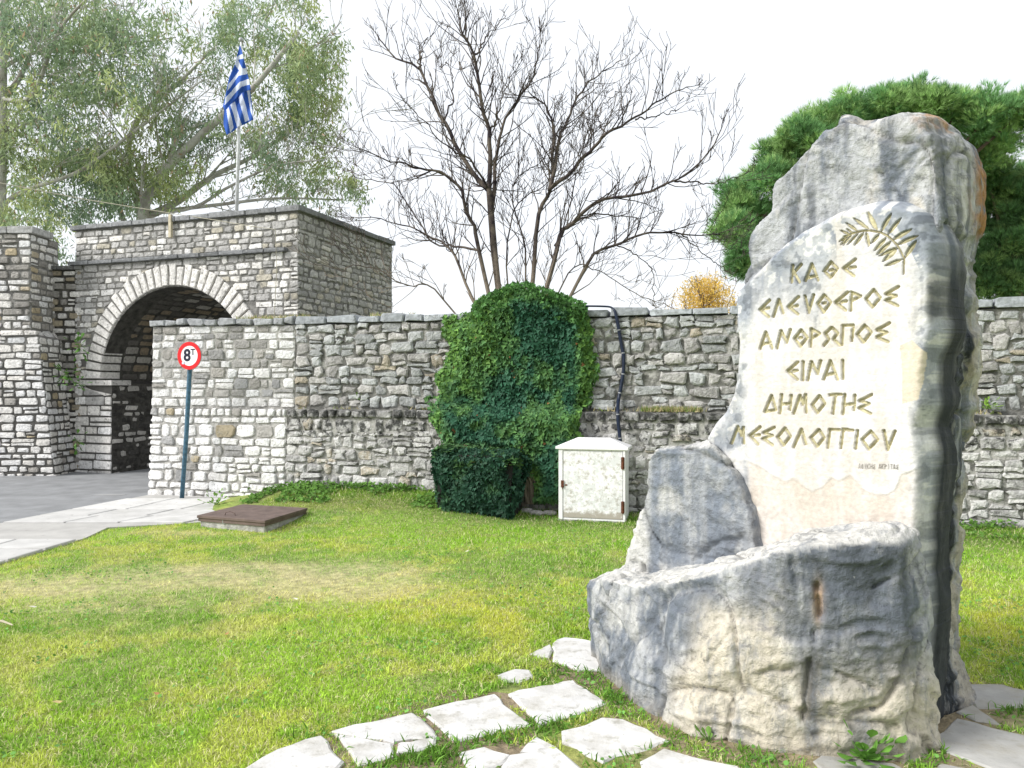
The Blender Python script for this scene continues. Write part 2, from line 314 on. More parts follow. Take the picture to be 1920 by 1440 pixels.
def shape(u0, u1, v0, v1, rnd, jit):
    """eight-cornered uneven block outline"""
    w_, h = u1-u0, v1-v0; g_ = min(.16*h, .022) if .15 < rnd else .004
    u0 += RNG.uniform(0, g_); u1 -= RNG.uniform(0, g_); v0 += RNG.uniform(0, g_)*.6; v1 -= RNG.uniform(0, g_)*.6; w_, h = u1-u0, v1-v0; r = min(w_, h)*rnd
    j = lambda s=1.: RNG.uniform(-jit, jit)*s
    a = [r*RNG.uniform(.5, 1.4) for _ in range(8)]
    return [(u0+a[0]+j(), v0+j()), (u1-a[1]+j(), v0+j()), (u1+j(), v0+a[2]*.7+j()), (u1+j(), v1-a[3]*.7+j()),
            (u1-a[4]+j(), v1+j()), (u0+a[5]+j(), v1+j()), (u0+j(), v1-a[6]*.7+j()), (u0+j(), v0+a[7]*.7+j())]
def courses(z0, z1, lo, hi):
    r = [z0]
    while r[-1] < z1-lo*.6: r.append(r[-1]+RNG.uniform(lo, hi))
    r = np.array(r); return z0+(r-z0)*(z1-z0)/(r[-1]-z0)
def patch(fr, u0, u1, lv, wlo, whi, colf, gap=.012, rnd=.22, jit=.006, prot=(0, .02), depth=.05, bev=.012, keep=None, wav=.0, split=0., mapf=None, tone=0):
    out = []
    uL = u0 if callable(u0) else (lambda v: u0); uR = u1 if callable(u1) else (lambda v: u1)
    sd = RNG.integers(1, 999)
    wv = lambda u, k: wav*float(vn(np.array([[u, k*7.3, 0]]), 1.3, int(sd))[0]) if 0 < k < len(lv)-1 else 0.
    for k in range(len(lv)-1):
        v0, v1 = lv[k], lv[k+1]; vm = (v0+v1)/2; u = uL(vm); end = uR(vm)
        while u < end-.02:
            wd = RNG.uniform(wlo, whi)*(1.0 if (v1-v0) > .1 else .85)
            if end-(u+wd) < wlo*.7: wd = end-u
            a, b = u+gap/2, u+wd-gap/2; um = (a+b)/2; lo_, hi_ = v0+wv(um, k)+gap/2, v1+wv(um, k+1)-gap/2
            boxes = [(a, b, lo_, hi_)]
            if RNG.random() < split and hi_-lo_ > .11:
                m = lo_+(hi_-lo_)*RNG.uniform(.35, .65); boxes = [(a, b, lo_, m-gap/2), (a, b, m+gap/2, hi_)]
            elif RNG.random() < split and b-a > .26:
                m = a+(b-a)*RNG.uniform(.4, .6); mm = lo_+(hi_-lo_)*RNG.uniform(.4, .6); boxes = [(a, m-gap/2, lo_, hi_), (m+gap/2, b, lo_, mm-gap/2), (m+gap/2, b, mm+gap/2, hi_)]
            for q in boxes:
                p = shape(*q, rnd, jit)
                if keep:
                    p = keep(p)
                    if p is None: continue
                if mapf: p = mapf(p)
                s = stone(fr, p, RNG.uniform(*prot), depth, min(bev, (q[1]-q[0])*.2, (q[3]-q[2])*.2), colf((q[0]+q[1])/2, (q[2]+q[3])/2, q)); out.append(s)
            u += wd
    return out
def place(stones, parent, m, name='stone', limit=300, extra_kind=True):
    sz = []
    for s in stones:
        px, py = proj(s['V']); a = (px.max()-px.min())*(py.max()-py.min())
        vis = (px.mean() > 0) and (px.mean() < 1920) and (py.mean() > 0) and (py.mean() < 1440)
        sz.append(a*s.get('wt', 1) if vis else 0)
    order = np.argsort(-np.array(sz)); ind = [stones[i] for i in order[:limit] if sz[i] > 60]; idx = set(id(s) for s in ind)
    rest = [s for s in stones if id(s) not in idx]
    for s in ind:
        mesh(name, s['V'], s['F'], s.get('m', m), parent, s['col'], center=True)
    if rest:
        V = []; Fc = []; C = []; n = 0
        for s in rest:
            V.append(s['V']); Fc += [tuple(i+n for i in f) for f in s['F']]; C.append(np.tile(s['col'], (len(s['V']), 1))); n += len(s['V'])
        o = mesh(name+'work', np.concatenate(V), Fc, m, parent, np.concatenate(C)); tag(o, kind='stuff')
def grey(v, warm=0.): return np.array([v*(1+warm), v, v*(1-warm*1.6)])
def pick(weights, opts):
    return opts[RNG.choice(len(opts), p=np.array(weights)/sum(weights))]
# --- rampart
WO = np.array([-5.23, 10.84, 0.]); WU = np.array([.967, -.255, 0]); WN = np.array([-.255, -.967, 0.])
def wfr(u, v, w_):   # lower part battered, upper part set back
    n_ = (0 - .06*v) if v < 1.249 else (-.24-.02*(v-1.25))
    return WO+WU*u+np.array([0, 0, v])+WN*(n_+w_)
def wframe(setback, batter): return lambda u, v, w_: WO+WU*u+np.array([0, 0, v])+WN*(w_-setback-batter*v)
LOW = wframe(0, .06); UP = wframe(.235, .02)
UE = 2.21; UEND = 14.0; TOP = 2.41
WSB = lambda u: .20*max(0., 1-u/UE)
def wallbody(u0, u1, m, parent, l0=0.):
    prof = [(-.012, -.3), (-.012-.06*1.24, 1.24), (-.235-.022-.014, 1.24), (-.235-.022-.037, TOP), (-.85, TOP), (-.85, -.3)]
    fr = lambda a, b, c: WO+WU*c+np.array([0, 0, b])+WN*(a+(WSB(c) if (b > 1.239 and -.8 < a < -.2) else 0))
    V, Fc = prism(prof, u0, u1, fr); return mesh('mortar', V, Fc, m, parent)
ramp = empty('stone_wall', WO+WU*7, 'long weathered grey rubble wall with ledge and flat coping behind the lawn and carved monument', 'wall')
wing = empty('stone_wall', WO+WU*1.1, 'end section of the wall in squared whitish blocks behind the round weight limit sign', 'wall')
wallbody(UE, UEND, M['mortar_grey'], ramp); wallbody(.03, UE-.004, M['mortar_light'], wing)
def wingcol(u, v, q):
    t = pick([.80-.22*(v > 1.4)-.22*(v > 1.9), .11+.22*(v > 1.4)+.25*(v > 1.9), .02], ['w', 'g', 'b'])
    if t == 'w': return grey(RNG.uniform(.68, .82), RNG.uniform(0, .02))
    if t == 'g': return grey(RNG.uniform(.26, .42), RNG.uniform(.0, .05))
    return np.array([.42, .36, .25])*RNG.uniform(.8, 1.1)
wst = patch(LOW, 0, UE, courses(-.06, 1.13, .10, .17), .12, .36, wingcol, gap=.016, rnd=.26, jit=.013, prot=(-.004, .014), bev=.012, split=.2, wav=.03)
wst += patch(LOW, 0, UE, [1.135, 1.25], .09, .16, wingcol, gap=.014, rnd=.2, jit=.008, prot=(.01, .03))
wst += patch(lambda u, v, w_: UP(u, v, w_+WSB(u)), .02, UE, courses(1.262, TOP, .10, .15), .12, .32, wingcol, gap=.014, rnd=.22, jit=.010, prot=(-.004, .012), split=.15, wav=.02)
place(wst, wing, M['white_stone'])
def rampcol(u, v, q):
    if v < 1.25:
        k = pick([.56, .36, .08], [0, 1, 2]); return [grey(RNG.uniform(.42, .60), .02), grey(RNG.uniform(.27, .4), .02), np.array([.44, .39, .31])*RNG.uniform(.8, 1.1)][k]
    k = pick([.60, .33, .07], [0, 1, 2])
    return [np.array([.335, .345, .34])*RNG.uniform(.8, 1.35), grey(RNG.uniform(.27, .47), .03), np.array([.36, .32, .25])*RNG.uniform(.75, 1.25)][k]
HOLES = []
for px, py, zz in ((1197, 751, 1.38), (1228, 700, 1.72), (712, 886, .42)):
    u = np.linspace(0, 13, 2600); P = WO+WU*u[:, None]; x_ = 960+F*P[:, 0]/P[:, 1]; uu = u[np.argmin(abs(x_-px))]; HOLES.append((uu, zz))
def nohole(p):
    c = np.mean(p, 0)
    for (hu, hv) in HOLES:
        if abs(c[0]-hu) < .09 and abs(c[1]-hv) < .065: return None
    return p
rst = patch(LOW, UE, UEND, courses(-.15, 1.12, .08, .17), .10, .32, rampcol, gap=.012, rnd=.26, jit=.022, prot=(-.012, .022), bev=.022, split=.32, wav=.07, keep=nohole)
for s in rst: s['wt'] = .8
rst += patch(LOW, UE, UEND, [1.125, 1.25], .11, .24, lambda u, v, q: grey(RNG.uniform(.16, .34), .02), gap=.014, rnd=.24, jit=.010, prot=(.015, .04), bev=.02)
rst += patch(UP, UE, UEND, courses(1.265, TOP, .09, .17), .11, .36, rampcol, gap=.012, rnd=.26, jit=.024, prot=(.0, .035), bev=.024, split=.32, wav=.06, keep=nohole)
place(rst, ramp, M['grey_stone'])
for (hu, hv) in HOLES:
    fr_ = LOW if hv < 1.2 else UP
    mesh('weep_hole', *box((hu-.05, hv-.05, -.06), (hu+.05, hv+.05, -.028), fr_), M['hollow_shade'], ramp, center=True)  # near-black slab painted as the shade inside each hole
def copings(u0, u1, parent, lo, hi, base):
    u = u0
    while u < u1-.05:
        wd = min(RNG.uniform(lo, hi), u1-u); h = .112+RNG.uniform(-.022, .016)
        cst = lambda u_, v_, w_: UP(u_, v_, w_+WSB(u_))
        p = shape(u+.005, u+wd-.005, TOP+.008, TOP+h, .2, .013)
        s = stone(cst, p, .035+RNG.uniform(0, .015), .52, .014, base*RNG.uniform(.8, 1.15)); mesh('coping_stone', s['V'], s['F'], M['coping'], parent, s['col'], center=True); u += wd
copings(.0, UE, wing, .16, .34, np.array([.33, .34, .35])); copings(UE, UEND, ramp, .24, .55, np.array([.32, .34, .36]))
# --- gatehouse
GO = np.array([-7.94, 13.75, 0.]); GU = np.array([.945, -.326, 0]); GN = np.array([-.326, -.945, 0.]); GW = 4.76; GD = 3.19; GT = 4.38
AC = (2.24, 1.65); AR = 1.62; ARO = 1.97
GF = frame(GO, GU, GN)
gate = empty('arched_gatehouse', GO+GU*2.4-GN*1.5, 'tall stone gatehouse with a round arch of white wedge stones over the road', 'gatehouse')
arc = [(AC[0]-AR*math.cos(a), AC[1]+AR*math.sin(a)) for a in np.linspace(0, PI, 33)]
outl = [(0.03, -.2), (.86, -.2), (.86, 1.6)]+[(a, max(b, 1.6)) for a, b in arc]+[(AC[0]+AR, -.2), (GW-.010, -.2), (GW-.010, GT), (.03, GT)]
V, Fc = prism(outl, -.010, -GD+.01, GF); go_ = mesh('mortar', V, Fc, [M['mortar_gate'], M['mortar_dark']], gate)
for i_ in range(3, 2+len(outl)):      # darker mortar on the walls and vault of the passage
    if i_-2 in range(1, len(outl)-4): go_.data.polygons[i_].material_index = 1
def gcol(u, v, q):
    pw = np.interp(v, [0, 1.6, 2.6, 3.4, 4.4], [.92, .85, .5, .36, .26])
    if RNG.random() < pw*(1 if u > .0 else .9): return grey(RNG.uniform(.62, .80), RNG.uniform(.01, .04))
    return pick([.88, .12], [grey(RNG.uniform(.33, .48), .02), np.array([.45, .42, .35])*RNG.uniform(.8, 1.1)])
def arch_keep(p):
    c = np.mean(p, 0); rc = math.hypot(c[0]-AC[0], c[1]-AC[1])
    if c[1] > AC[1]-.02 and rc < ARO: return None
    if c[1] <= AC[1] and .86 < c[0] < AC[0]+AR: return None
    o_ = []
    for a, b in p:
        dx, dy = a-AC[0], b-AC[1]; r_ = math.hypot(dx, dy)
        if b >= AC[1]-.1 and r_ < ARO+.012: k = (ARO+.012)/max(r_, .01); a, b = AC[0]+dx*k, AC[1]+dy*k
        elif b < AC[1] and a > .86 and a < 2: a = .86
        o_.append((a, b))
    return o_
SZ = 3.74
gs = patch(GF, 0, .87, courses(-.1, 1.58, .12, .22), .2, .5, gcol, gap=.028, rnd=.14, jit=.008, prot=(.0, .02), split=.1, keep=arch_keep)
gs += patch(GF, 0, GW, courses(1.69, SZ, .09, .135), .13, .34, gcol, gap=.014, rnd=.24, jit=.013, prot=(-.004, .012), keep=arch_keep, wav=.02, split=.15)
gs += patch(GF, 0, GW, courses(SZ+.07, GT-.02, .085, .13), .13, .34, gcol, gap=.014, rnd=.24, jit=.013, prot=(-.004, .012), wav=.02, split=.15)
gs += patch(GF, 3.87, GW, courses(.3, 1.68, .1, .15), .2, .4, gcol, gap=.024)
def scol(u, v, q):
    if RNG.random() < np.interp(v, [1.5, 2.6, 3.2], [.55, .40, .10]): return grey(RNG.uniform(.45, .64), .05)
    return pick([.9, .1], [grey(RNG.uniform(.33, .48), .025), np.array([.42, .39, .33])*RNG.uniform(.8, 1.15)])
SIDE = frame(GO+GU*GW, -GN, GU)
ss_ = patch(SIDE, 0, GD, courses(.9, GT-.02, .09, .15), .12, .32, scol, gap=.014, rnd=.32, jit=.016, prot=(-.006, .012), wav=.05, split=.28); gs += ss_
# inside the passage: left wall, ledge, vault
IN = frame(GO+GU*.86, -GN, GU)
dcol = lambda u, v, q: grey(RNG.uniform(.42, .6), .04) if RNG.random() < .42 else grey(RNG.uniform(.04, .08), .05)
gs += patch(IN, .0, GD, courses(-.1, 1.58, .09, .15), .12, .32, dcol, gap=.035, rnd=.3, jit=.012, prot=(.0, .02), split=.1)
def VA(a_, t, w_):   # a = depth into the passage, t = arc length up the vault
    th = t/AR; r_ = AR-w_; return GF(AC[0]-r_*math.cos(th), AC[1]+r_*math.sin(th), -a_)
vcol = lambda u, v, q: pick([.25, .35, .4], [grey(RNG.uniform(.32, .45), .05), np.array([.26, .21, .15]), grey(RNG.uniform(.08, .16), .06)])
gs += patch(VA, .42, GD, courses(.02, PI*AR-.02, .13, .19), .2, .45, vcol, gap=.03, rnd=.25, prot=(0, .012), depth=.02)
# pier block and imposts
for (a, b) in ((0.02, .9), (3.83, GW)):
    V, Fc = box((a, 1.575, -.4), (b, 1.665, .035), GF); gs.append(dict(V=np.array(V), F=Fc, c=V[0], col=grey(.58, .03), wt=3))
place(gs, gate, M['gate_stone'])
nv = 35
for k in range(nv):
    a0, a1 = PI*k/nv+.010, PI*(k+1)/nv-.010; ro = ARO+RNG.uniform(-.05, .01); pr = RNG.uniform(.025, .045)
    P = lambda a, r_: (AC[0]-r_*math.cos(a), AC[1]+r_*math.sin(a)+.03)
    am = (a0+a1)/2; p = [P(a0, AR-.01), P(am, AR-.01), P(a1, AR-.01), P(a1, (AR+ro)/2), P(a1, ro), P(am, ro+.005), P(a0, ro), P(a0, (AR+ro)/2)]
    s = stone(GF, p, pr, .40, .012, grey(RNG.uniform(.58, .74), .03)); mesh('arch_stone', s['V'], s['F'], M['gate_stone'], gate, s['col'], center=True)
def line_stones(fr, u0, u1, v0, v1, wf, depth, lo, hi, col, name, parent):
    u = u0
    while u < u1-.03:
        wd = min(RNG.uniform(lo, hi), u1-u); s = stone(fr, shape(u+.003, u+wd-.003, v0, v1+RNG.uniform(-.006, .006), .1, .004), wf+RNG.uniform(-.006, .006), depth, .01, col*RNG.uniform(.75, 1.25))
        mesh(name, s['V'], s['F'], M['coping'], parent, s['col'], center=True); u += wd
line_stones(GF, -.08, 4.55, SZ, SZ+.062, .085, .1, .3, .6, np.array([.17, .175, .18]), 'string_course_stone', gate)
line_stones(GF, -.06, GW+.06, GT, GT+.085, .06, .5, .25, .5, np.array([.22, .225, .23]), 'coping_stone', gate)
line_stones(SIDE, .50, GD+.05, GT, GT+.085, .06, .4, .3, .55, np.array([.17, .175, .18]), 'coping_stone', gate)
# --- left pier
PO = np.array([-8.3, 13.1, 0.])
pier = empty('gate_pier', PO+np.array([-2, .5, 0]), 'thick stone pier of uneven white blocks left of the arch at the road edge', 'wall')
def pcol(u, v, q):
    if v > 2.5 and RNG.random() < .42: return pick([.8, .2], [grey(RNG.uniform(.26, .36), .05), np.array([.46, .40, .30])*RNG.uniform(.8, 1.1)])
    if RNG.random() < .10: return pick([.7, .3], [grey(RNG.uniform(.28, .38), .05), np.array([.44, .37, .25])])
    return grey(RNG.uniform(.62, .78), RNG.uniform(.0, .04))
PF = lambda u, v, w_: PO+np.array([u, 0, v])+np.array([0, -1, 0])*w_
xr_ = lambda v: np.interp(v, [0, 2.4, 2.5, 4.3], [.40, .12, .0, -.02])
prof = [(-1.9, -.2), (.40, -.2), (.11, 2.4), (-.015, 2.5), (-.035, 4.2), (-1.9, 4.2)]
V, Fc = prism(prof, -.010, -.80, lambda a, b, c: PO+np.array([a, -c, b])); mesh('mortar', V, Fc, M['mortar_gate'], pier)
ps = patch(PF, -1.8, xr_, courses(-.1, 2.42, .10, .17), .16, .42, pcol, gap=.024, rnd=.22, jit=.012, prot=(-.002, .018), split=.18, wav=.025)
ps += patch(PF, -1.8, lambda v: .1, [2.43, 2.53], .25, .5, pcol, gap=.014, prot=(.03, .05))
ps += patch(PF, -1.8, lambda v: -.02, courses(2.545, 4.2, .09, .16), .16, .42, pcol, gap=.026, rnd=.24, jit=.012, prot=(.0, .035), split=.12, wav=.015)
PS = lambda u, v, w_: PO+np.array([float(xr_(v))+w_*.9, u, v])
ps += patch(PS, .0, .80, courses(-.1, 4.2, .10, .15), .15, .32, pcol, gap=.026, rnd=.24, jit=.010, prot=(-.01, .01), split=.12)
place(ps, pier, M['gate_stone'])
line_stones(PF, -1.8, .04, 4.2, 4.32, .05, .55, .25, .5, np.array([.36, .36, .35]), 'coping_stone', pier)
# lower wall between pier and gatehouse
lk = empty('stone_wall', PO+np.array([.2, .75, 0]), 'short lower strip of dark stained wall between the left pier and the arch', 'wall')
LK = frame(PO+np.array([-.1, .62, 0]), (1, -.0, 0), (0, -1, 0))
V, Fc = box((0, -.1, -.5), (.62, 3.66, -.03), LK); mesh('mortar', V, Fc, M['mortar_dark'], lk)
place(patch(LK, 0, .62, courses(-.1, 3.66, .09, .15), .12, .3, lambda u, v, q: pick([.4, .3, .3], [grey(RNG.uniform(.5, .7), .03), grey(.25, .05), np.array([.3, .26, .19])]), gap=.03, prot=(0, .02), split=.1), lk, M['gate_stone'])
line_stones(LK, -.02, .64, 3.665, 3.74, .06, .3, .2, .35, np.array([.14, .14, .135]), 'coping_stone', lk)

# ------------------------------------------------------------------ monument
TO = np.array([1.48, 3.62, 0.]); TU = np.array([.712, -.702, 0]); TN = np.array([-.702, -.712, 0.])
def TL(u, n_, z): return TO+TU*np.asarray(u)[..., None]+TN*np.asarray(n_)[..., None]+np.array([0, 0, 1.])*np.asarray(z)[..., None]
def pt(px, py, n_):
    """photo point to (u,z) on the monument's plane n = n_"""
    k = (np.asarray(px, float)-960)/F; ox = TO[0]+TN[0]*n_; oy = TO[1]+TN[1]*n_
    u = (k*oy-ox)/(TU[0]-k*TU[1]); D = oy+TU[1]*u; return u, EYE-(np.asarray(py, float)-HZ)/F*D
mon = empty('monument', TO+np.array([0, 0, 0]), 'tall rough rock monument shaped like a seat with carved Greek inscription and olive sprig', 'monument')
def outline_solid(Fp, nF, Bp, nB):
    """Fp/Bp: lists of (px,py) or ('u',u,z); equal counts; solid between the two outlines"""
    def cv(p, n_): return (p[1], p[2]) if p[0] == 'u' else tuple(float(q) for q in pt(p[0], p[1], n_))
    A = [cv(p, nF) for p in Fp]; B = [cv(p, nB) if p is not None else (A[i][0]*.93, A[i][1]*.985 if A[i][1] > .1 else A[i][1]) for i, p in enumerate(Bp)]; n = len(A)
    V = [TL(u, nF, z) for u, z in A]+[TL(u, (nF+nB)/2, z) for u, z in [((a[0]+b[0])/2+(.03 if b[0] > .2 else -.0), (a[1]+b[1])/2+(.02 if a[1] > .3 else 0)) for a, b in zip(A, B)]]+[TL(u, nB, z) for u, z in B]
    Fc = [tuple(range(n)), tuple(range(2*n, 3*n))[::-1]]+[(a+i, a+n+i, a+n+(i+1) % n, a+(i+1) % n) for a in (0, n) for i in range(n)]
    return V, Fc
def rock(name, solids, vox, sm, disp, colf, m, parent, root):
    V, Fc = join(*solids); me = bpy.data.meshes.new('t'); me.from_pydata([tuple(v) for v in V], [], Fc)
    import bmesh
    bm = bmesh.new(); bm.from_mesh(me); bmesh.ops.recalc_face_normals(bm, faces=bm.faces); bmesh.ops.triangulate(bm, faces=bm.faces); bm.to_mesh(me); bm.free()
    o = bpy.data.objects.new('t', me); COL.objects.link(o)
    r = o.modifiers.new('r', 'REMESH'); r.mode = 'VOXEL'; r.voxel_size = vox; r.adaptivity = 0
    s = o.modifiers.new('s', 'SMOOTH'); s.factor = .5; s.iterations = sm
    dg = bpy.context.evaluated_depsgraph_get(); me2 = bpy.data.meshes.new_from_object(o.evaluated_get(dg)); bpy.data.objects.remove(o)
    n = len(me2.vertices); co = np.empty(n*3); me2.vertices.foreach_get('co', co); co = co.reshape(-1, 3)
    nr = np.empty(n*3); me2.vertices.foreach_get('normal', nr); nr = nr.reshape(-1, 3)
    co = co+nr*disp(co, nr)[:, None]; cols = colf(co, nr)
    fc = [tuple(p.vertices) for p in me2.polygons]; bpy.data.meshes.remove(me2)
    return mesh(name, co, np.array(fc) if all(len(f) == 4 for f in fc) else fc, m, root, cols, smooth=True)
def loc(co):
    d = co-TO; return d@TU, d@TN, co[:, 2]
LG = np.array([.40, .41, .42]); BG = np.array([.16, .182, .215]); CR = np.array([.60, .54, .43]); WH = np.array([.68, .66, .61]); DK = np.array([.016, .020, .024]); OR = np.array([.36, .17, .035]); PE = np.array([.54, .475, .41])
def streak(co, s=1, seed=0): u, n_, z = loc(co); return fbm(np.stack([u*9*s, n_*9*s, z*1.1*s], -1), 1, 6, seed, .6)*1.15
def rdisp(amp, carve=None, rowy=1.):
    def f(co, nr):
        u, n_, z = loc(co); q = np.stack([u, n_, z], -1)
        wq = q+.15*np.stack([vn(q, 3, 71), vn(q, 3, 72), vn(q, 3, 73)], -1)
        a_ = fbm(wq*np.array([1, 1, 1.5]), 2.6, 4, 52); st_ = a_*7; fl_ = np.floor(st_); st_ = (fl_+ss(.40, .60, st_-fl_))/7
        d = amp*(.5*fbm(wq, 2.0, 3, 51)+1.0*st_+.30*(ridg(np.stack([u*5, n_*5, z*1.6], -1), 1, 4, 61)-.2)+.30*fbm(wq, 12, 4, 81)+.14*ridg(wq, 26, 3, 83))
        fl = np.abs(vn(np.stack([u*3.1+.6*vn(q, 2, 5), n_*3, z*2.0], -1), 1, 91)); d -= amp*.8*np.exp(-(fl/.05)**2)
        lg = ridg(wq*np.array([.8, .8, 2.6]), 3.2, 3, 95); d += amp*.5*ss(.25, .6, lg)
        if carve is not None: d = d+carve(co)
        return d
    return f
def crackc(co, c):
    u, n_, z = loc(co); q = np.stack([u, n_, z], -1); fl = np.abs(vn(np.stack([u*3.1+.6*vn(q, 2, 5), n_*3, z*2.0], -1), 1, 91)); wq = q+.06*np.stack([vn(q, 7, 71), vn(q, 7, 72), vn(q, 7, 73)], -1); f2 = np.abs(vn(wq*np.array([1, 1, .8]), 4.5, 97))
    return c*(1-.5*np.exp(-(fl/.018)**2)-.45*np.exp(-(f2/.012)**2)*(vn(q, 3, 99) > 0))[:, None]
def gcarve(lines):
    def f(co):
        px, py = proj(co); d = np.zeros(len(co)); wb = 2.5*vn(co, 14, 7)
        for pts, wd, dp in lines: d -= dp*np.exp(-(segd(px+wb, py+wb, pts)/wd)**2)
        return d
    return f
# back rock: the tall mass behind the carved face
Fp = [('u', -.40, -.12), ('u', -.42, .5), ('u', -.44, 1.1), (1385, 820), (1395, 700), (1396, 600), (1392, 530), (1411, 500), (1413, 440), (1447, 404), (1456, 345), (1500, 298), (1545, 240), (1576, 222), (1606, 238), (1640, 240), (1680, 226), (1715, 226), (1742, 262), (1758, 330), (1760, 420), (1742, 520), (1740, 620), (1734, 730), (1724, 850), (1718, 960), (1712, 1100), (1704, 1250), (1690, 1430)]
Bp = [None, None, None, None, None, None, None, None, None, None, None, None, None, (1590, 240), (1640, 246), (1690, 236), (1730, 226), (1780, 243), (1826, 282), (1846, 330), (1848, 410), (1826, 500), (1836, 600), (1845, 690), (1818, 820), (1806, 930), (1798, 1050), (1799, 1200), ('u', .50, -.12)]
def backcol(co, nr):
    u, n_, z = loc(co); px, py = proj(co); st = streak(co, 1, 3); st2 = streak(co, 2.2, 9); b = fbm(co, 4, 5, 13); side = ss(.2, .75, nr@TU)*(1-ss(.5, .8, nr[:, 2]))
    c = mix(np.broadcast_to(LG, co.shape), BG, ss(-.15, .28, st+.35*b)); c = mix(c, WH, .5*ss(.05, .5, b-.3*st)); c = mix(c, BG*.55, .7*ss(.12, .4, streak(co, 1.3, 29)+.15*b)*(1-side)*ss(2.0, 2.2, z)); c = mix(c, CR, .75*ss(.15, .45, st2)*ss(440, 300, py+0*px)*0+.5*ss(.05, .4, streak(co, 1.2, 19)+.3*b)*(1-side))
    lump = ss(1660, 1700, px)*ss(330, 280, py); c = mix(c, np.array([.5, .5, .49]), .7*lump*ss(-.2, .3, b)); c = mix(c, DK*1.5, .75*(1-side)*ss(.30, .44, fbm(co, 11, 3, 77)*.6+st*.5)*ss(1.9, 2.2, z))
    # dark water streaks down the side
    dk = side*ss(-.15, .12, st*.7+.75-np.abs(n_+.25+.05*st2)/.24)*ss(.45, .30, ss(600, 250, py)*.5)
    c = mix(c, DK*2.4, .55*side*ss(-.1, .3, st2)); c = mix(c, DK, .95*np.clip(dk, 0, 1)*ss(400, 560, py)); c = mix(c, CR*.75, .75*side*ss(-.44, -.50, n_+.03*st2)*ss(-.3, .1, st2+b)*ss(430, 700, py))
    orr = ss(1815, 1840, px+16*b)*ss(250, 300, py)*ss(470, 430, py)*ss(-.1, .1, b+.25)+.9*ss(1700, 1730, px)*ss(256, 240, py)*ss(.05, .25, b)
    orr = np.clip(orr, 0, 1)*ss(-.25, .15, fbm(co, 22, 4, 161)+.1); c = mix(c, OR, .8*orr); return crackc(co, c*(1+.10*fbm(co, 18, 3, 15))[:, None])
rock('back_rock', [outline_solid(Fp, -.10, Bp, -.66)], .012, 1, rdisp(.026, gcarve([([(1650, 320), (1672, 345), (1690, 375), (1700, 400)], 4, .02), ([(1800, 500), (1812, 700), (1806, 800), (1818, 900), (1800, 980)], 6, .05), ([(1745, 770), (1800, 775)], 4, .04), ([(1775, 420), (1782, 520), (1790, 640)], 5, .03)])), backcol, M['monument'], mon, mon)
# left wing block beside the carved face
Lp = [('u', -1.20, -.12), (1166, 1100), (1174, 1060), (1190, 1000), (1203, 950), (1210, 905), (1212, 870), (1222, 848), (1255, 838), (1300, 836), (1332, 838), (1356, 862), (1378, 900), (1402, 960), (1420, 1040), ('u', -.34, -.12)]
def leftcol(co, nr):
    px, py = proj(co); st = streak(co, .9, 23); b = fbm(co, 5, 4, 24)
    c = mix(np.broadcast_to(LG*.86, co.shape), BG*1.05, ss(-.3, .3, st)); c = mix(c, WH*.9, .6*ss(.1, .5, b)); c = mix(c, np.array([.16, .175, .20]), .8*ss(1300, 1390, px+20*b)*ss(960, 1050, py+25*st)); c = mix(c, WH, .6*ss(.3, .8, nr[:, 2])+.5*ss(1230, 1205, px)); return crackc(co, c)
rock('left_armrest', [outline_solid(Lp, .06, [None]*len(Lp), -.34)], .012, 1, rdisp(.022, gcarve([([(1300, 1050), (1340, 1020), (1390, 1010)], 5, .02), ([(1205, 1078), (1208, 1060)], 3, .03)])), leftcol, M['monument'], mon, mon)
# front mass: seat on the left rising into the right armrest. Height field over a plan outline
PLAN = [(-1.25, .03), (-1.20, .22), (-1.02, .38), (-.72, .58), (-.50, .66), (-.28, .70), (.00, .60), (.26, .44), (.46, .28), (.52, .02), (.3, -.12), (-.4, -.12), (-1.1, -.12)]
TOPP = [(-1.30, .03), (-1.25, .20), (-1.0, .36), (-.70, .44), (-.50, .50), (-.28, .52), (.00, .48), (.24, .36), (.40, .22), (.44, .00), (.3, -.12), (-.4, -.12), (-1.1, -.12)]
RID = [pt(a, b, .14) for a, b in ((1112, 1092), (1130, 1076), (1180, 1074), (1284, 1078), (1306, 1062), (1340, 1047), (1380, 1038), (1432, 1033), (1470, 1010), (1515, 995), (1560, 990), (1620, 985), (1670, 986), (1702, 1000))]
def ztop(u, n_): return np.interp(u, [float(r[0]) for r in RID], [float(r[1]) for r in RID])-.02*ss(-.2, .1, u)-.045*(n_ > .16)*ss(-.8, -.5, u)
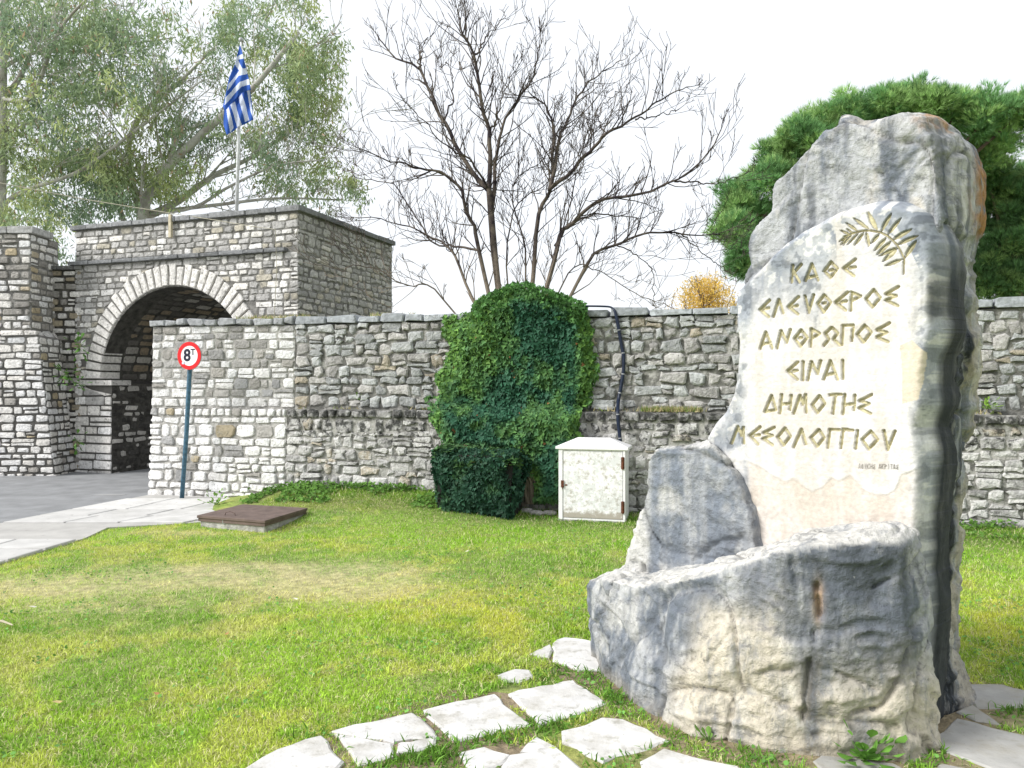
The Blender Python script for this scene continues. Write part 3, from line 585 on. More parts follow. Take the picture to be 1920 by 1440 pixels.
def fsolid():
    rings = []; nn = len(PLAN)
    for t in (0, .3, .6, .85, 1.):
        k = t**1.2; rings.append([TL(a[0]*(1-k)+b[0]*k, a[1]*(1-k)+b[1]*k, -.12+t*(ztop(b[0], b[1])+.12)) for a, b in zip(PLAN, TOPP)])
    V = [v for r in rings for v in r]; Fc = []
    for r in range(4):
        for i in range(nn): Fc.append((r*nn+i, r*nn+(i+1) % nn, (r+1)*nn+(i+1) % nn, (r+1)*nn+i))
    Fc.append(tuple(range(nn))[::-1])
    fr_ = list(range(4*nn, 5*nn)); # top: quads between front and back points
    c0 = len(V); cpts = [-1.15, -.98, -.70, -.50, -.28, 0, .24, .38]
    for i in range(nn): pass
    c = np.mean([V[i] for i in fr_], 0); 
    # spine along the middle of the top so that the height profile holds
    sp = [(u, .14) for u in (-1.15, -.85, -.6, -.4, -.2, 0, .2, .36)]
    for (u, n_) in sp: V.append(TL(u, n_, float(ztop(u, n_))-(.0 if u > -.5 else .01)))
    front = fr_[0:10]; fu = [TOPP[i][0] for i in range(10)]
    def strip(edge, eu):
        i = 0; j = 0
        while i < len(edge)-1 or j < len(sp)-1:
            if j == len(sp)-1 or (i < len(edge)-1 and eu[i+1] <= sp[j+1][0]): Fc.append((edge[i], edge[i+1], c0+j)); i += 1
            else: Fc.append((edge[i], c0+j+1, c0+j)); j += 1
    strip(front, fu); back = [fr_[0], fr_[12], fr_[11], fr_[10], fr_[9]]; strip(back, [TOPP[i][0] for i in (0, 12, 11, 10, 9)])
    return V, Fc
def frontcol(co, nr):
    u, n_, z = loc(co); px, py = proj(co); st = streak(co, 1.1, 43); st2 = streak(co, 3, 47); b = fbm(co, 4.5, 5, 44); f2 = fbm(co, 14, 4, 45)
    c = mix(np.broadcast_to(LG*.92, co.shape), BG*.85, ss(-.2, .2, st)); c = mix(c, BG*.38, .9*ss(-.25, .25, st+.5*f2+.1)*ss(1410, 1500, px+30*b)*ss(1200, 1090, py+75*b)*ss(985, 1020, py)*ss(1700, 1670, px))
    low = ss(1170, 1320, py+55*b+30*st); cream = np.clip(low*ss(1225, 1290, px)*1.0+.9*ss(1270, 1340, px)*ss(1500, 1420, px+60*st)*ss(1090, 1180, py+60*b), 0, 1)
    c = mix(c, CR, .85*cream); c = mix(c, WH, .45*ss(.1, .5, b+.4*f2)); c = mix(c, BG*.62, .6*ss(1480, 1520, px+50*st)*ss(1720, 1690, px)*ss(1350, 1200, py+50*b))
    c = mix(c, np.array([.085, .095, .11]), .75*np.clip(ss(.05, .5, st2*.7+.5*b)*ss(1380, 1440, px)*ss(1330, 1180, py)*ss(1010, 1050, py), 0, 1))
    c = mix(c, DK*1.3, .8*np.exp(-((px-1522+12*st)/17)**2)*ss(1180, 1260, py)*ss(1430, 1370, py)+0)
    c = mix(c, np.array([.10, .11, .125]), .7*np.exp(-((px-1600+30*b)/26)**2)*ss(1320, 1360, py)); c = mix(c, np.array([.14, .15, .17]), .7*np.exp(-((px-1420+25*st)/40)**2)*ss(1040, 1070, py)*ss(1200, 1120, py))
    c = mix(c, WH*.98, .75*ss(.45, .85, nr[:, 2])*(z > .3)); pk = np.exp(-((px-1534)/9)**2-((py-1130)/34)**2); c = mix(c, np.array([.42, .30, .20]), .9*np.clip(1.6*pk, 0, 1))
    c = mix(c, np.array([.30, .26, .19]), .5*ss(.10, .0, z)); return crackc(co, c)
fcarve = gcarve([([(1533, 1100), (1537, 1150)], 7, .045), ([(1525, 1185), (1527, 1200)], 5, .03), ([(1517, 1235), (1514, 1290), (1508, 1350)], 6, .03), ([(1430, 1262), (1480, 1256)], 5, .02), ([(1640, 1100), (1670, 1085)], 4, .025),
                 ([(1600, 1340), (1650, 1330), (1690, 1270), (1705, 1180)], 5, .03), ([(1570, 1260), (1640, 1290)], 4, .02), ([(1240, 1120), (1236, 1250), (1215, 1310)], 14, .035), ([(1330, 1240), (1380, 1180)], 4, .008)])
rock('right_armrest', [fsolid()], (.0105), 1, rdisp(.030, fcarve), frontcol, M['monument'], mon, mon)['label'] = 'low front mass with the seat on its left and raised armrest on its right'

# the carved face, a fine height field with the letters cut into it
STROKES = []   # (name, [polylines in photo px], width px)
def z1(*p): return [(1300+a/3.84, 360+b/3.84) for a, b in p]
def z2(*p): return [(1300+a/3.84, 640+b/3.84) for a, b in p]
def cl(p): return p+[p[0], p[1]]
R = STROKES.append
R([z1((715, 530), (705, 650)), z1((775, 522), (722, 585)), z1((722, 580), (762, 650))])
R([z1((852, 520), (805, 640)), z1((852, 520), (895, 635)), z1((826, 618), (882, 602))])
R([cl(z1((990, 505), (1035, 552), (985, 618), (940, 570))), z1((976, 566), (1000, 560))])
R([z1((1165, 485), (1080, 550), (1155, 605)), z1((1118, 548), (1165, 540))])
R([z1((548, 780), (478, 848), (540, 900)), z1((508, 844), (542, 835))])
R([z1((575, 898), (615, 775), (643, 872))])
R([z1((755, 755), (680, 828), (750, 880)), z1((712, 825), (748, 818))])
R([z1((802, 750), (828, 868), (864, 742))])
R([cl(z1((940, 742), (986, 795), (935, 866), (892, 805))), z1((930, 802), (948, 798))])
R([z1((1110, 722), (1020, 797), (1095, 852)), z1((1058, 795), (1102, 785))])
R([z1((1138, 722), (1130, 855)), z1((1138, 724), (1203, 750), (1138, 785))])
R([cl(z1((1297, 705), (1343, 762), (1288, 830), (1240, 770)))])
R([z1((1475, 682), (1385, 735), (1460, 748), (1385, 780), (1470, 820))])
R([z1((520, 1010), (480, 1128)), z1((520, 1010), (565, 1125)), z1((500, 1097), (552, 1084))])
R([z1((600, 1125), (630, 1000), (670, 1085), (697, 992))])
R([cl(z1((775, 995), (818, 1050), (768, 1113), (727, 1055))), z1((760, 1053), (778, 1049))])
R([z1((850, 985), (842, 1112)), z1((850, 988), (908, 1020), (850, 1055))])
R([z1((938, 1106), (974, 1062), (948, 1020), (995, 976), (1038, 1018), (1006, 1060), (1050, 1102))])
R([z1((1068, 1100), (1075, 962), (1150, 960), (1138, 1070))])
R([cl(z1((1232, 960), (1278, 1010), (1222, 1083), (1177, 1025)))])
R([z1((1410, 945), (1318, 995), (1392, 1012), (1318, 1045), (1400, 1080))])
R([z2((750, 150), (675, 215), (745, 275)), z2((708, 215), (745, 210))])
R([z2((788, 148), (785, 280))])
R([z2((820, 280), (848, 148), (890, 235), (915, 140))])
R([z2((985, 142), (935, 275)), z2((985, 142), (1035, 275)), z2((962, 242), (1012, 230))])
R([z2((1075, 140), (1075, 270))])
R([cl(z2((563, 392), (515, 508), (592, 495)))])
R([z2((635, 385), (622, 518)), z2((702, 390), (693, 492)), z2((635, 455), (697, 448))])
R([z2((720, 520), (765, 390), (782, 455), (805, 385), (808, 512))])
R([cl(z2((905, 392), (943, 450), (890, 516), (852, 460)))])
R([z2((978, 387), (1062, 383)), z2((1020, 387), (1003, 520))])
R([z2((1088, 385), (1075, 525)), z2((1162, 390), (1155, 495)), z2((1082, 460), (1160, 450))])
R([z2((1283, 385), (1195, 430), (1265, 450), (1190, 482), (1275, 522))])
R([z2((275, 735), (320, 615), (340, 680), (360, 620), (362, 735))])
R([z2((482, 618), (403, 680), (465, 742)), z2((438, 680), (478, 675))])
R([z2((583, 620), (505, 660), (568, 680), (500, 702), (570, 748))])
R([cl(z2((660, 626), (698, 685), (648, 750), (607, 690)))])
R([z2((722, 762), (778, 635), (808, 740))])
R([cl(z2((903, 636), (940, 695), (890, 760), (845, 695)))])
R([z2((968, 765), (982, 634), (1050, 640))])
R([z2((1062, 768), (1078, 634), (1148, 642))])
R([z2((1183, 645), (1168, 772))])
R([cl(z2((1278, 649), (1326, 710), (1262, 778), (1214, 708)))])
R([z2((1372, 645), (1398, 783), (1452, 648))])
SIGN = []
S6 = {'L': [[(0, 0), (.5, 1), (1, 0)]], 'O': [[(.5, 1), (1, .5), (.5, 0), (0, .5), (.5, 1)]], 'U': [[(0, 1), (.5, .4), (1, 1)], [(.5, .4), (.5, 0)]], 'K': [[(0, 0), (0, 1)], [(.9, 1), (.05, .5), (.9, 0)]], 'H': [[(0, 0), (0, 1)], [(1, 0), (1, 1)], [(0, .5), (1, .5)]],
      'S': [[(1, 1), (.1, .85), (.8, .5), (.1, .15), (1, 0)]], 'A': [[(0, 0), (.5, 1), (1, 0)], [(.2, .3), (.8, .3)]], 'P': [[(0, 0), (0, 1), (.9, .75), (0, .5)]], 'I': [[(.5, 0), (.5, 1)]], 'T': [[(0, 1), (1, 1)], [(.5, 1), (.5, 0)]]}
for k, ch in enumerate('LOUKHS AKPITAS'):
    if ch == ' ': continue
    x0 = 1192+k*20.8; SIGN.append([z2(*[(x0+a*14, 915+k*.4-b*(34 if ch not in 'OS' else 30)) for a, b in pl]) for pl in S6[ch]])
def z8(a, b): return (1560+a/9, 370+b/9)
LEAVES = [((620, 540), (360, 350), 60), ((760, 570), (590, 235), 95), ((820, 580), (1010, 270), 72), ((940, 630), (1170, 350), 66), ((1020, 715), (1360, 535), 76), ((1100, 795), (1465, 645), 64), ((1215, 1030), (1425, 730), 84), ((1200, 1040), (890, 1155), 58),
          ((1105, 870), (855, 1080), 82), ((1090, 850), (790, 990), 54), ((1000, 745), (750, 970), 74), ((920, 680), (705, 905), 64), ((800, 620), (655, 775), 60), ((575, 580), (620, 840), 62), ((540, 590), (365, 820), 56), ((450, 600), (255, 800), 40), ((330, 630), (180, 815), 38), ((250, 655), (145, 805), 32), ((280, 640), (120, 745), 34), ((430, 575), (235, 430), 48), ((340, 605), (250, 535), 34), ((300, 630), (135, 555), 40)]
STEM = [z8(*p) for p in ((1205, 1290), (1205, 1150), (1212, 1035), (1150, 900), (1090, 800), (1010, 720), (930, 650), (810, 590), (640, 560), (530, 562), (430, 580), (340, 610), (280, 638), (200, 668))]
def leafpoly(b, t, wd):
    b = np.array(z8(*b)); t = np.array(z8(*t)); ax = t-b; L = np.linalg.norm(ax); nn = np.array([-ax[1], ax[0]])/L; wd = wd*.9/9/2; P = []
    for s_ in (0, .2, .45, .7, .9, 1): P.append(b+ax*s_+nn*wd*math.sin(PI*min(s_*.93+.05, 1))**.9*(s_ < 1))
    for s_ in (.9, .7, .45, .2): P.append(b+ax*s_-nn*wd*math.sin(PI*min(s_*.93+.05, 1))**.9)
    return P
LP = [leafpoly(*l) for l in LEAVES]
PAN = [(1418, 1120), (1412, 1040), (1400, 960), (1378, 900), (1352, 862), (1322, 832), (1318, 818), (1335, 790), (1352, 768), (1366, 735), (1374, 690), (1378, 640), (1368, 570), (1372, 545), (1392, 522), (1412, 505), (1436, 480), (1470, 448), (1500, 425), (1530, 412), (1560, 392), (1590, 382), (1640, 368), (1685, 372), (1716, 388), (1732, 412), (1752, 450), (1757, 500), (1753, 560), (1756, 620), (1746, 680), (1742, 760), (1728, 800), (1734, 860), (1730, 940), (1728, 1000), (1728, 1100), (1724, 1250), (1706, 1430), (1500, 1430)]
NP_ = .0
pu = [tuple(float(q) for q in pt(a, b, NP_)) for a, b in PAN]
GR = .0034
us = np.arange(-.72, .60, GR); zs = np.arange(-.1, 2.36, GR)
UU, ZZ = np.meshgrid(us, zs); flat = np.stack([UU.ravel(), 0*UU.ravel(), ZZ.ravel()], -1)
jx = .012*fbm(flat, 5, 2, 101).reshape(UU.shape); ins = inpoly(UU+jx, ZZ+jx, pu); de = segd(UU+jx, ZZ+jx, pu, True)
WPX, WPY = proj(TL(UU, NP_+0*UU, ZZ))
H = -.085*np.clip(1-de/.05, 0, 1)**2.2
H += .006*fbm(flat, 2.5, 4, 111).reshape(UU.shape)
rough = np.clip(ss(.16, .04, de)+ss(920, 990, WPY), 0, 1)
rb = fbm(flat, 9, 5, 121).reshape(UU.shape); H += .016*rough*rb
low = ss(-2.5, 2.5, WPY+5*fbm(flat, 16, 4, 131).reshape(UU.shape)-np.interp(WPX, [1404, 1435, 1454, 1477, 1487, 1524, 1542, 1560, 1573, 1594, 1605, 1623, 1638, 1665, 1678, 1690, 1720], [866, 880, 894, 903, 896, 922, 916, 896, 903, 890, 900, 921, 925, 928, 918, 890, 880])); H -= .003*low
carve = np.zeros_like(H)
for L in STROKES:
    for pl in L:
        q = np.array(pl); m_ = (WPX > q[:, 0].min()-8) & (WPX < q[:, 0].max()+8) & (WPY > q[:, 1].min()-8) & (WPY < q[:, 1].max()+8)
        carve[m_] = np.maximum(carve[m_], 1-ss(2.5, 3.2, segd(WPX[m_], WPY[m_], pl)))
for P in LP:
    q = np.array(P); m_ = (WPX > q[:, 0].min()-4) & (WPX < q[:, 0].max()+4) & (WPY > q[:, 1].min()-4) & (WPY < q[:, 1].max()+4)
    x_, y_ = WPX[m_], WPY[m_]; carve[m_] = np.maximum(carve[m_], np.where(inpoly(x_, y_, P), 1, 1-ss(.1, .8, segd(x_, y_, P, True))))
carve = np.maximum(carve, 1-ss(1.2, 2.2, segd(WPX, WPY, STEM)))
H0 = H.copy()
H = H-.024*carve
sgm = np.zeros_like(H)
for L in SIGN:
    for pl in L: sgm = np.maximum(sgm, 1-ss(.6, 1.5, segd(WPX, WPY, pl)))
# colour of the face: pale limestone, grey weathering from above and at the margins
fb = fbm(flat, 5, 5, 141).reshape(UU.shape); stv = fbm(flat*np.array([11, 1, .7]), 1, 4, 151).reshape(UU.shape)
x, y = WPX, WPY
pc = np.broadcast_to(np.array([.60, .585, .575]), (*UU.shape, 3)).copy()
pc = mix(pc, np.array([.56, .53, .49]), .5*ss(0, .5, stv+.3*fb)); pc = pc*(1+.014*vn(flat*np.array([6, 1, 150.]), 1, 301).reshape(UU.shape)+.05*fbm(flat, 60, 2, 303).reshape(UU.shape))[..., None]; H += .0004*vn(flat*np.array([5, 1, 120.]), 1, 301).reshape(UU.shape)
gr = np.clip(ss(535, 465, y+25*fb-.18*(x-1580))*1.0+ss(1562, 1535, x+4*stv)*ss(660, 500, y+170*stv)+.9*ss(1410, 1385, x+10*fb)*ss(-.2, .2, fb+.3), 0, 1)
gr = np.where(inpoly(x, y, [(1566, 400), (1572, 560), (1750, 560), (1700, 455), (1640, 425)]) & (y > 420+6*fb), gr*.15, gr)
gr = np.maximum(gr, .8*np.exp(-((x-1530-5*fb)/7)**2)*ss(640, 600, y)); gr = np.maximum(gr, .5*np.exp(-((x-1505)/4)**2)*ss(600, 560, y)); gr = np.maximum(gr, .9*np.exp(-((x-1394)/16)**2-((y-690)/24)**2)); gr = np.maximum(gr, .7*np.exp(-((x-1397-.05*(y-830))/6)**2)*ss(840, 870, y))
gr = np.maximum(gr, .85*ss(1700, 1728, x+14*fb)*ss(480, 520, y)); gr = np.maximum(gr, .8*ss(1690, 1715, x+10*fb)*ss(870, 950, y))
pc = mix(pc, mix(np.broadcast_to(BG*1.25, pc.shape), LG*1.15, ss(-.2, .3, fb)), gr*.9)
hf = fbm(flat, 22, 5, 305).reshape(UU.shape); pc = mix(pc, BG*.7, .65*ss(1695, 1735, x+14*fb)*ss(-.05, .35, stv+.25*fb)*ss(440, 500, y)); pc = mix(pc, BG*.6, .6*ss(.12, .25, hf)*np.clip(gr, 0, 1)); pc = mix(pc, np.array([.70, .69, .66]), .6*ss(-.12, -.25, hf)*np.clip(gr, 0, 1)); pc = mix(pc, DK*2.2, .8*ss(1715, 1745, x+12*fb)*ss(.0, .3, stv+fb*.6)*ss(500, 560, y))
pc = mix(pc, PE, .65*low*ss(1395, 1410, x)*ss(1730, 1690, x)); tan = inpoly(x+8*fb, y+8*fb, [(1688, 650), (1712, 640), (1735, 660), (1722, 750), (1694, 760)]); pc = mix(pc, np.array([.56, .49, .37]), .8*tan)
pc = mix(pc, pc*np.array([.93, .91, .88]), ss(.0, .35, fb+stv)); pc = mix(pc, pc*.8, .6*sgm); pc = mix(pc, np.array([.34, .31, .21]), .6*carve)
idx = -np.ones(UU.shape, int); k = np.nonzero(ins); idx[k] = np.arange(len(k[0])); PV = TL(UU[k], NP_+H[k], ZZ[k]); PC = pc[k]
q = np.stack([idx[:-1, :-1], idx[:-1, 1:], idx[1:, 1:], idx[1:, :-1]], -1).reshape(-1, 4); q = q[(q >= 0).all(1)]
# snap the rim onto the true outline
def snap(u, z, poly):
    best = np.full(u.shape, 1e9); bu = u.copy(); bz = z.copy(); n = len(poly)
    for i in range(n):
        ax, ay = poly[i]; bx, by = poly[(i+1) % n]; vx, vy = bx-ax, by-ay; t = np.clip(((u-ax)*vx+(z-ay)*vy)/(vx*vx+vy*vy+1e-12), 0, 1); qx, qy = ax+t*vx, ay+t*vy; d = np.hypot(u-qx, z-qy); k_ = d < best; best[k_] = d[k_]; bu[k_] = qx[k_]; bz[k_] = qy[k_]
    return bu, bz
ed = np.concatenate([q[:, [0, 1]], q[:, [1, 2]], q[:, [2, 3]], q[:, [3, 0]]]); key = np.sort(ed, 1); kk = key[:, 0].astype(np.int64)*10**7+key[:, 1]
un, inv, cnt = np.unique(kk, return_inverse=True, return_counts=True); be = ed[cnt[inv] == 1]
nV = len(PV); bv = np.unique(be)
uu_, zz_ = UU[k][bv], ZZ[k][bv]; jj_ = jx[k][bv]; su_, sz_ = snap(uu_+jj_, zz_+jj_, pu); hh_ = -.085+.012*fbm(np.stack([su_, 0*su_, sz_], -1), 5, 2, 181); PV[bv] = TL(su_-jj_, hh_, sz_-jj_)
rings = [PV[bv]]; cols_ = [PC]; fcs = [q]; prev = -np.ones(nV, int); prev[bv] = bv; tot = nV
RK = 9
for r_ in range(1, RK+1):
    t_ = r_/RK; base = PV[bv]-TN*.24*t_; nz = fbm(base, 6, 4, 171); P2 = base+TU*((.030*np.sin(PI*min(t_*.8, .5))+.022*nz)*np.where((base-TO)@TU > 0, 1, -.6))[:, None]
    P2[:, 2] += .012*fbm(base, 7, 3, 175)*t_
    cur = -np.ones(nV, int); cur[bv] = tot+np.arange(len(bv)); fcs.append(np.stack([be[:, 1], be[:, 0], be[:, 0], be[:, 1]], -1)*0+np.stack([prev[be[:, 1]], prev[be[:, 0]], cur[be[:, 0]], cur[be[:, 1]]], -1))
    rings.append(P2); bc = backcol(P2, np.tile(TU, (len(P2), 1))); cols_.append(mix(PC[bv], bc, min(1, t_*3.2))); prev = cur; tot += len(bv)
pan = mesh('carved_face', np.concatenate([PV]+rings[1:]), np.concatenate(fcs), M['panel'], mon, np.concatenate(cols_), smooth=True)
tag(pan, 'smooth pale carved face with Greek lettering')
def face_h(u, z):
    iu = np.clip(((u-us[0])/GR).astype(int), 0, len(us)-1); iz = np.clip(((z-zs[0])/GR).astype(int), 0, len(zs)-1); return H0[iz, iu]
def stroke_mesh(pls, wd, dep, name):
    V = []; Fc = []
    for pl in pls:
        pl = pl[:-1] if len(pl) > 3 and pl[1] == pl[-1] else pl
        for a, b in zip(pl[:-1], pl[1:]):
            a = np.array(a); b = np.array(b); d = (b-a)/max(np.linalg.norm(b-a), 1e-6); nn = np.array([-d[1], d[0]])*wd/2; a2 = a-d*wd*.35; b2 = b+d*wd*.35; n0 = len(V)
            for (c, sgn, dd) in ((a2, -1, 0), (a2, 1, 0), (b2, 1, 0), (b2, -1, 0), (a2, 0, 1), (b2, 0, 1)):
                p_ = c+nn*sgn; u, z = pt(p_[0], p_[1], 0.); h_ = float(face_h(np.array(u), np.array(z))); V.append(TL(u, h_-dep+(-.004 if dd else .0)+.0006*len(Fc)*.2, z))
            Fc += [(n0, n0+4, n0+5, n0+3), (n0+1, n0+2, n0+5, n0+4)]
    return mesh(name, V, Fc, M['gold'], pan, center=False)
ABS[pan.name] = ABS[mon.name]
for L in STROKES: stroke_mesh(L, 5.2, .0135, 'letter')
M['cut'] = mat('grey_cut', (.22, .20, .17), bump=0)
for L in SIGN: stroke_mesh(L, 1.7, -.0012, 'small_letter').data.materials[0] = M['cut']
stroke_mesh([STEM], 2.6, .010, 'carved_stem')
for P in LP:
    c = np.mean(P, 0); V = []
    for p_ in P+[c]:
        u, z = pt(p_[0], p_[1], 0.); h_ = float(face_h(np.array(u), np.array(z))); V.append(TL(u, h_-(.0135 if p_ is not c else .008), z))
    n = len(P); mesh('carved_leaf', V, [(i, (i+1) % n, n) for i in range(n)], M['gold'], pan)

# ------------------------------------------------------------------ flagstones round the monument
flag_px = [[(430, 1452), (517, 1402), (602, 1374), (641, 1426), (610, 1475), (470, 1490)],
 [(623, 1368), (662, 1357), (773, 1331), (824, 1377), (740, 1386), (740, 1388), (662, 1376)],
 [(624, 1371), (664, 1379), (738, 1390), (742, 1411), (677, 1432)], [(744, 1390), (822, 1381), (820, 1394), (789, 1406), (747, 1411)],
 [(789, 1327), (850, 1311), (927, 1297), (993, 1356), (852, 1386)], [(951, 1297), (1075, 1272), (1136, 1316), (1113, 1328), (1014, 1357)],
 [(930, 1263), (963, 1250), (991, 1252), (1002, 1264), (972, 1276), (944, 1274)], [(995, 1224), (1030, 1206), (1036, 1216), (1032, 1232)], [(1036, 1203), (1056, 1192), (1112, 1199), (1130, 1255), (1084, 1252), (1038, 1236), (1040, 1216)],
 [(862, 1405), (906, 1395), (955, 1410), (944, 1424), (906, 1442), (883, 1442)], [(972, 1402), (1009, 1377), (1042, 1394), (1010, 1402)], [(960, 1410), (1044, 1396), (1091, 1431), (1110, 1460), (1060, 1485), (925, 1450)],
 [(1052, 1367), (1131, 1342), (1169, 1344), (1258, 1386), (1192, 1407), (1127, 1426), (1056, 1388)], [(1202, 1422), (1240, 1398), (1391, 1436), (1420, 1470), (1200, 1480)],
 [(1524, 1422), (1542, 1400), (1578, 1411), (1680, 1429), (1720, 1450), (1560, 1490)], [(1733, 1391), (1791, 1342), (1925, 1376), (1990, 1440), (1880, 1445)],
 [(1791, 1331), (1827, 1320), (1878, 1356), (1830, 1348)], [(1798, 1289), (1813, 1278), (1880, 1280), (1960, 1300), (1960, 1322), (1835, 1325)], [(1760, 1425), (1860, 1446), (1900, 1500), (1740, 1500)]]
path = sheet('path', [tuple(G(a, b)[:2]) for a, b in ((400, 1470), (800, 1310), (1090, 1195), (1160, 1260), (1290, 1380), (1700, 1440), (1800, 1320), (1950, 1275), (2050, 1500), (400, 1500))], .002, M['soil'], None, np.array([.27, .215, .14]))
FS = []
for k, q in enumerate(flag_px):
    g_ = [tuple(G(a, b, .02)[:2]) for a, b in q]; pts = []
    for i_ in range(len(g_)):
        a, b = np.array(g_[i_]), np.array(g_[(i_+1) % len(g_)]); L_ = np.linalg.norm(b-a); m_ = max(1, int(L_/.06))
        for t in range(m_):
            jt = RNG.uniform(-.011, .011, 2) if L_ > .05 else 0; pts.append(a+(b-a)*t/m_+jt)
    FS.append(g_); right = np.mean([a for a, b in q]) > 1500
    c = (.36 if right else .60)+RNG.uniform(-.04, .03); slabpiece(pts, -.03, .014+RNG.uniform(-.003, .004), M['slab'], path, np.array([c, c*.985, c*(.955 if not right else .93)]), 'flagstone', jit=.0008)

# ------------------------------------------------------------------ grass
def tmpl(T, TF, pos, ax, up, sc, cols, cvar=None):
    """stamp template T (k,3: x side, y forward, z up) at pos with frame from ax (side), up"""
    n = len(pos); side = ax/np.linalg.norm(ax, axis=1)[:, None]; up = up/np.linalg.norm(up, axis=1)[:, None]; fw = np.cross(up, side)
    V = pos[:, None, :]+(side[:, None, :]*T[None, :, 0, None]+fw[:, None, :]*T[None, :, 1, None]+up[:, None, :]*T[None, :, 2, None])*sc[:, None, None]
    Fc = (TF[None]+(np.arange(n)*len(T))[:, None, None]).reshape(-1, TF.shape[1]); C = np.repeat(cols, len(T), 0)
    return V.reshape(-1, 3), Fc, C
TRI = np.array([[-.5, 0, 0], [.5, 0, 0], [0, 2.5, 5.2]]); TRIF = np.array([[0, 1, 2]])
BL = np.array([[-.5, 0, 0], [.5, 0, 0], [.42, 1.6, 4.2], [-.42, 1.6, 4.2], [0, 5.2, 6.2]]); BLF = np.array([[0, 1, 2], [0, 2, 3], [3, 2, 4]])
def blocked(x, y):
    b = ~inpoly(x, y, GPOLY)
    for g_ in FS: b |= inpoly(x, y, g_)
    tp = [tuple((TO+TU*a+TN*b_)[:2]) for a, b_ in PLAN]; b |= inpoly(x, y, tp)
    b |= inpoly(x, y, [tuple((TO+TU*a+TN*b_)[:2]) for a, b_ in ((-1.15, 0), (.5, 0), (.5, -.66), (-1.0, -.35))])
    b |= inpoly(x, y, HATCH)
    v = (y-WO[1])*WN[1]+(x-WO[0])*WN[0]; b |= v < .0
    return b
HC = [G(369, 967, .12)[:2], G(497, 977, .12)[:2], G(577, 953, .12)[:2], G(455, 946, .12)[:2]]
HATCH = [tuple(c) for c in HC]
def grass(npts, wd, T, TF, dmin, dmax, hmul=1.):
    # sample evenly in depth-weighted manner
    D = RNG.uniform(dmin**1., dmax**1., npts); y = D; half = (980/F)*D+.9; x = RNG.uniform(-1, 1, npts)*half
    k = ~blocked(x, y); x, y = x[k], y[k]
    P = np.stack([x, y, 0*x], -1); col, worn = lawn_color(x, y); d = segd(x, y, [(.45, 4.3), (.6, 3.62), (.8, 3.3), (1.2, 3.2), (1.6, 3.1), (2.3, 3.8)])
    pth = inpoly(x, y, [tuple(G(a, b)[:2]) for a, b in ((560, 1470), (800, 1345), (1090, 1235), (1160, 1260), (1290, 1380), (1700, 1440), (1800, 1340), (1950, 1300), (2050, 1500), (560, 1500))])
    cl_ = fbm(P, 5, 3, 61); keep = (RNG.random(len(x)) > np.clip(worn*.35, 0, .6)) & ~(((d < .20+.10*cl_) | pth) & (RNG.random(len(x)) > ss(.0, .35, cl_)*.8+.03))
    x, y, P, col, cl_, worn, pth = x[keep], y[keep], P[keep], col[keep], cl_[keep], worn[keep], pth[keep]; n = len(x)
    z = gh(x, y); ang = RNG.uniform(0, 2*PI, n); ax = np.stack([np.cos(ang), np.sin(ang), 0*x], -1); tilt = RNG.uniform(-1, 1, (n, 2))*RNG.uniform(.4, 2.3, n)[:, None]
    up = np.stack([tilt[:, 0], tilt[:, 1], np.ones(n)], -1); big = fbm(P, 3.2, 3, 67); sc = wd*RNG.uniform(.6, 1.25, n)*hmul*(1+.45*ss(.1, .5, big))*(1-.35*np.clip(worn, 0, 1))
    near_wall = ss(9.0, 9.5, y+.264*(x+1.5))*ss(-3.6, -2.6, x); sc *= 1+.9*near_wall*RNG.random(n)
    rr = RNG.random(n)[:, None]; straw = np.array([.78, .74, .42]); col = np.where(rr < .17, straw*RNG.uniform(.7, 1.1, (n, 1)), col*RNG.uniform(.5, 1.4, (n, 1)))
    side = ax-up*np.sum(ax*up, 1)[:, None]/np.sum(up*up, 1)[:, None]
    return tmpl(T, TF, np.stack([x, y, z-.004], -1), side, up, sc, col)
a = grass(250000, .0038, BL, BLF, 2.6, 5.2); b = grass(335000, .0052, TRI, TRIF, 4.6, 9.9)
V = np.r_[a[0], b[0]]; Fc = np.r_[a[1], b[1]+len(a[0])]; tag(mesh('grass', V, Fc, M['blade'], None, np.r_[a[2], b[2]]), 'short patchy green and straw lawn grass in front of the wall', 'grass', kind='stuff')
n = 26000; D_ = RNG.uniform(2.8, 9, n); x_ = RNG.uniform(-1, 1, n)*(D_*980/F+.2); k = ~blocked(x_, D_); x_, D_ = x_[k], D_[k]; P = np.stack([x_, D_, 0*x_], -1)
k = (fbm(P, 2.4, 3, 501) > .22) & (RNG.random(len(x_)) < .55) | (RNG.random(len(x_)) < .02); P = P[k]; n = len(P); P[:, 2] = gh(P[:, 0], P[:, 1])+RNG.uniform(.006, .028, n)
CLV = np.array([[0, 0, 0], [.5, 0, .3], [.35, .05, .9], [-.35, .05, .9], [-.5, 0, .3]]); CLF = np.array([[0, 1, 2], [0, 2, 3], [0, 3, 4]])
out_ = np.array([0, 0, 1.])+RNG.normal(0, .35, (n, 3)); up = np.cross(out_, RNG.normal(0, 1, (n, 3))); v, f, c = tmpl(CLV, CLF, P, np.cross(out_, up), up, RNG.uniform(.010, .024, n), np.array([.13, .29, .06])*RNG.uniform(.6, 1.5, (n, 1)))
tag(mesh('clover', v, f, M['leaf'], None, c), 'patches of small round leaved clover growing in the lawn', 'clover', kind='stuff')
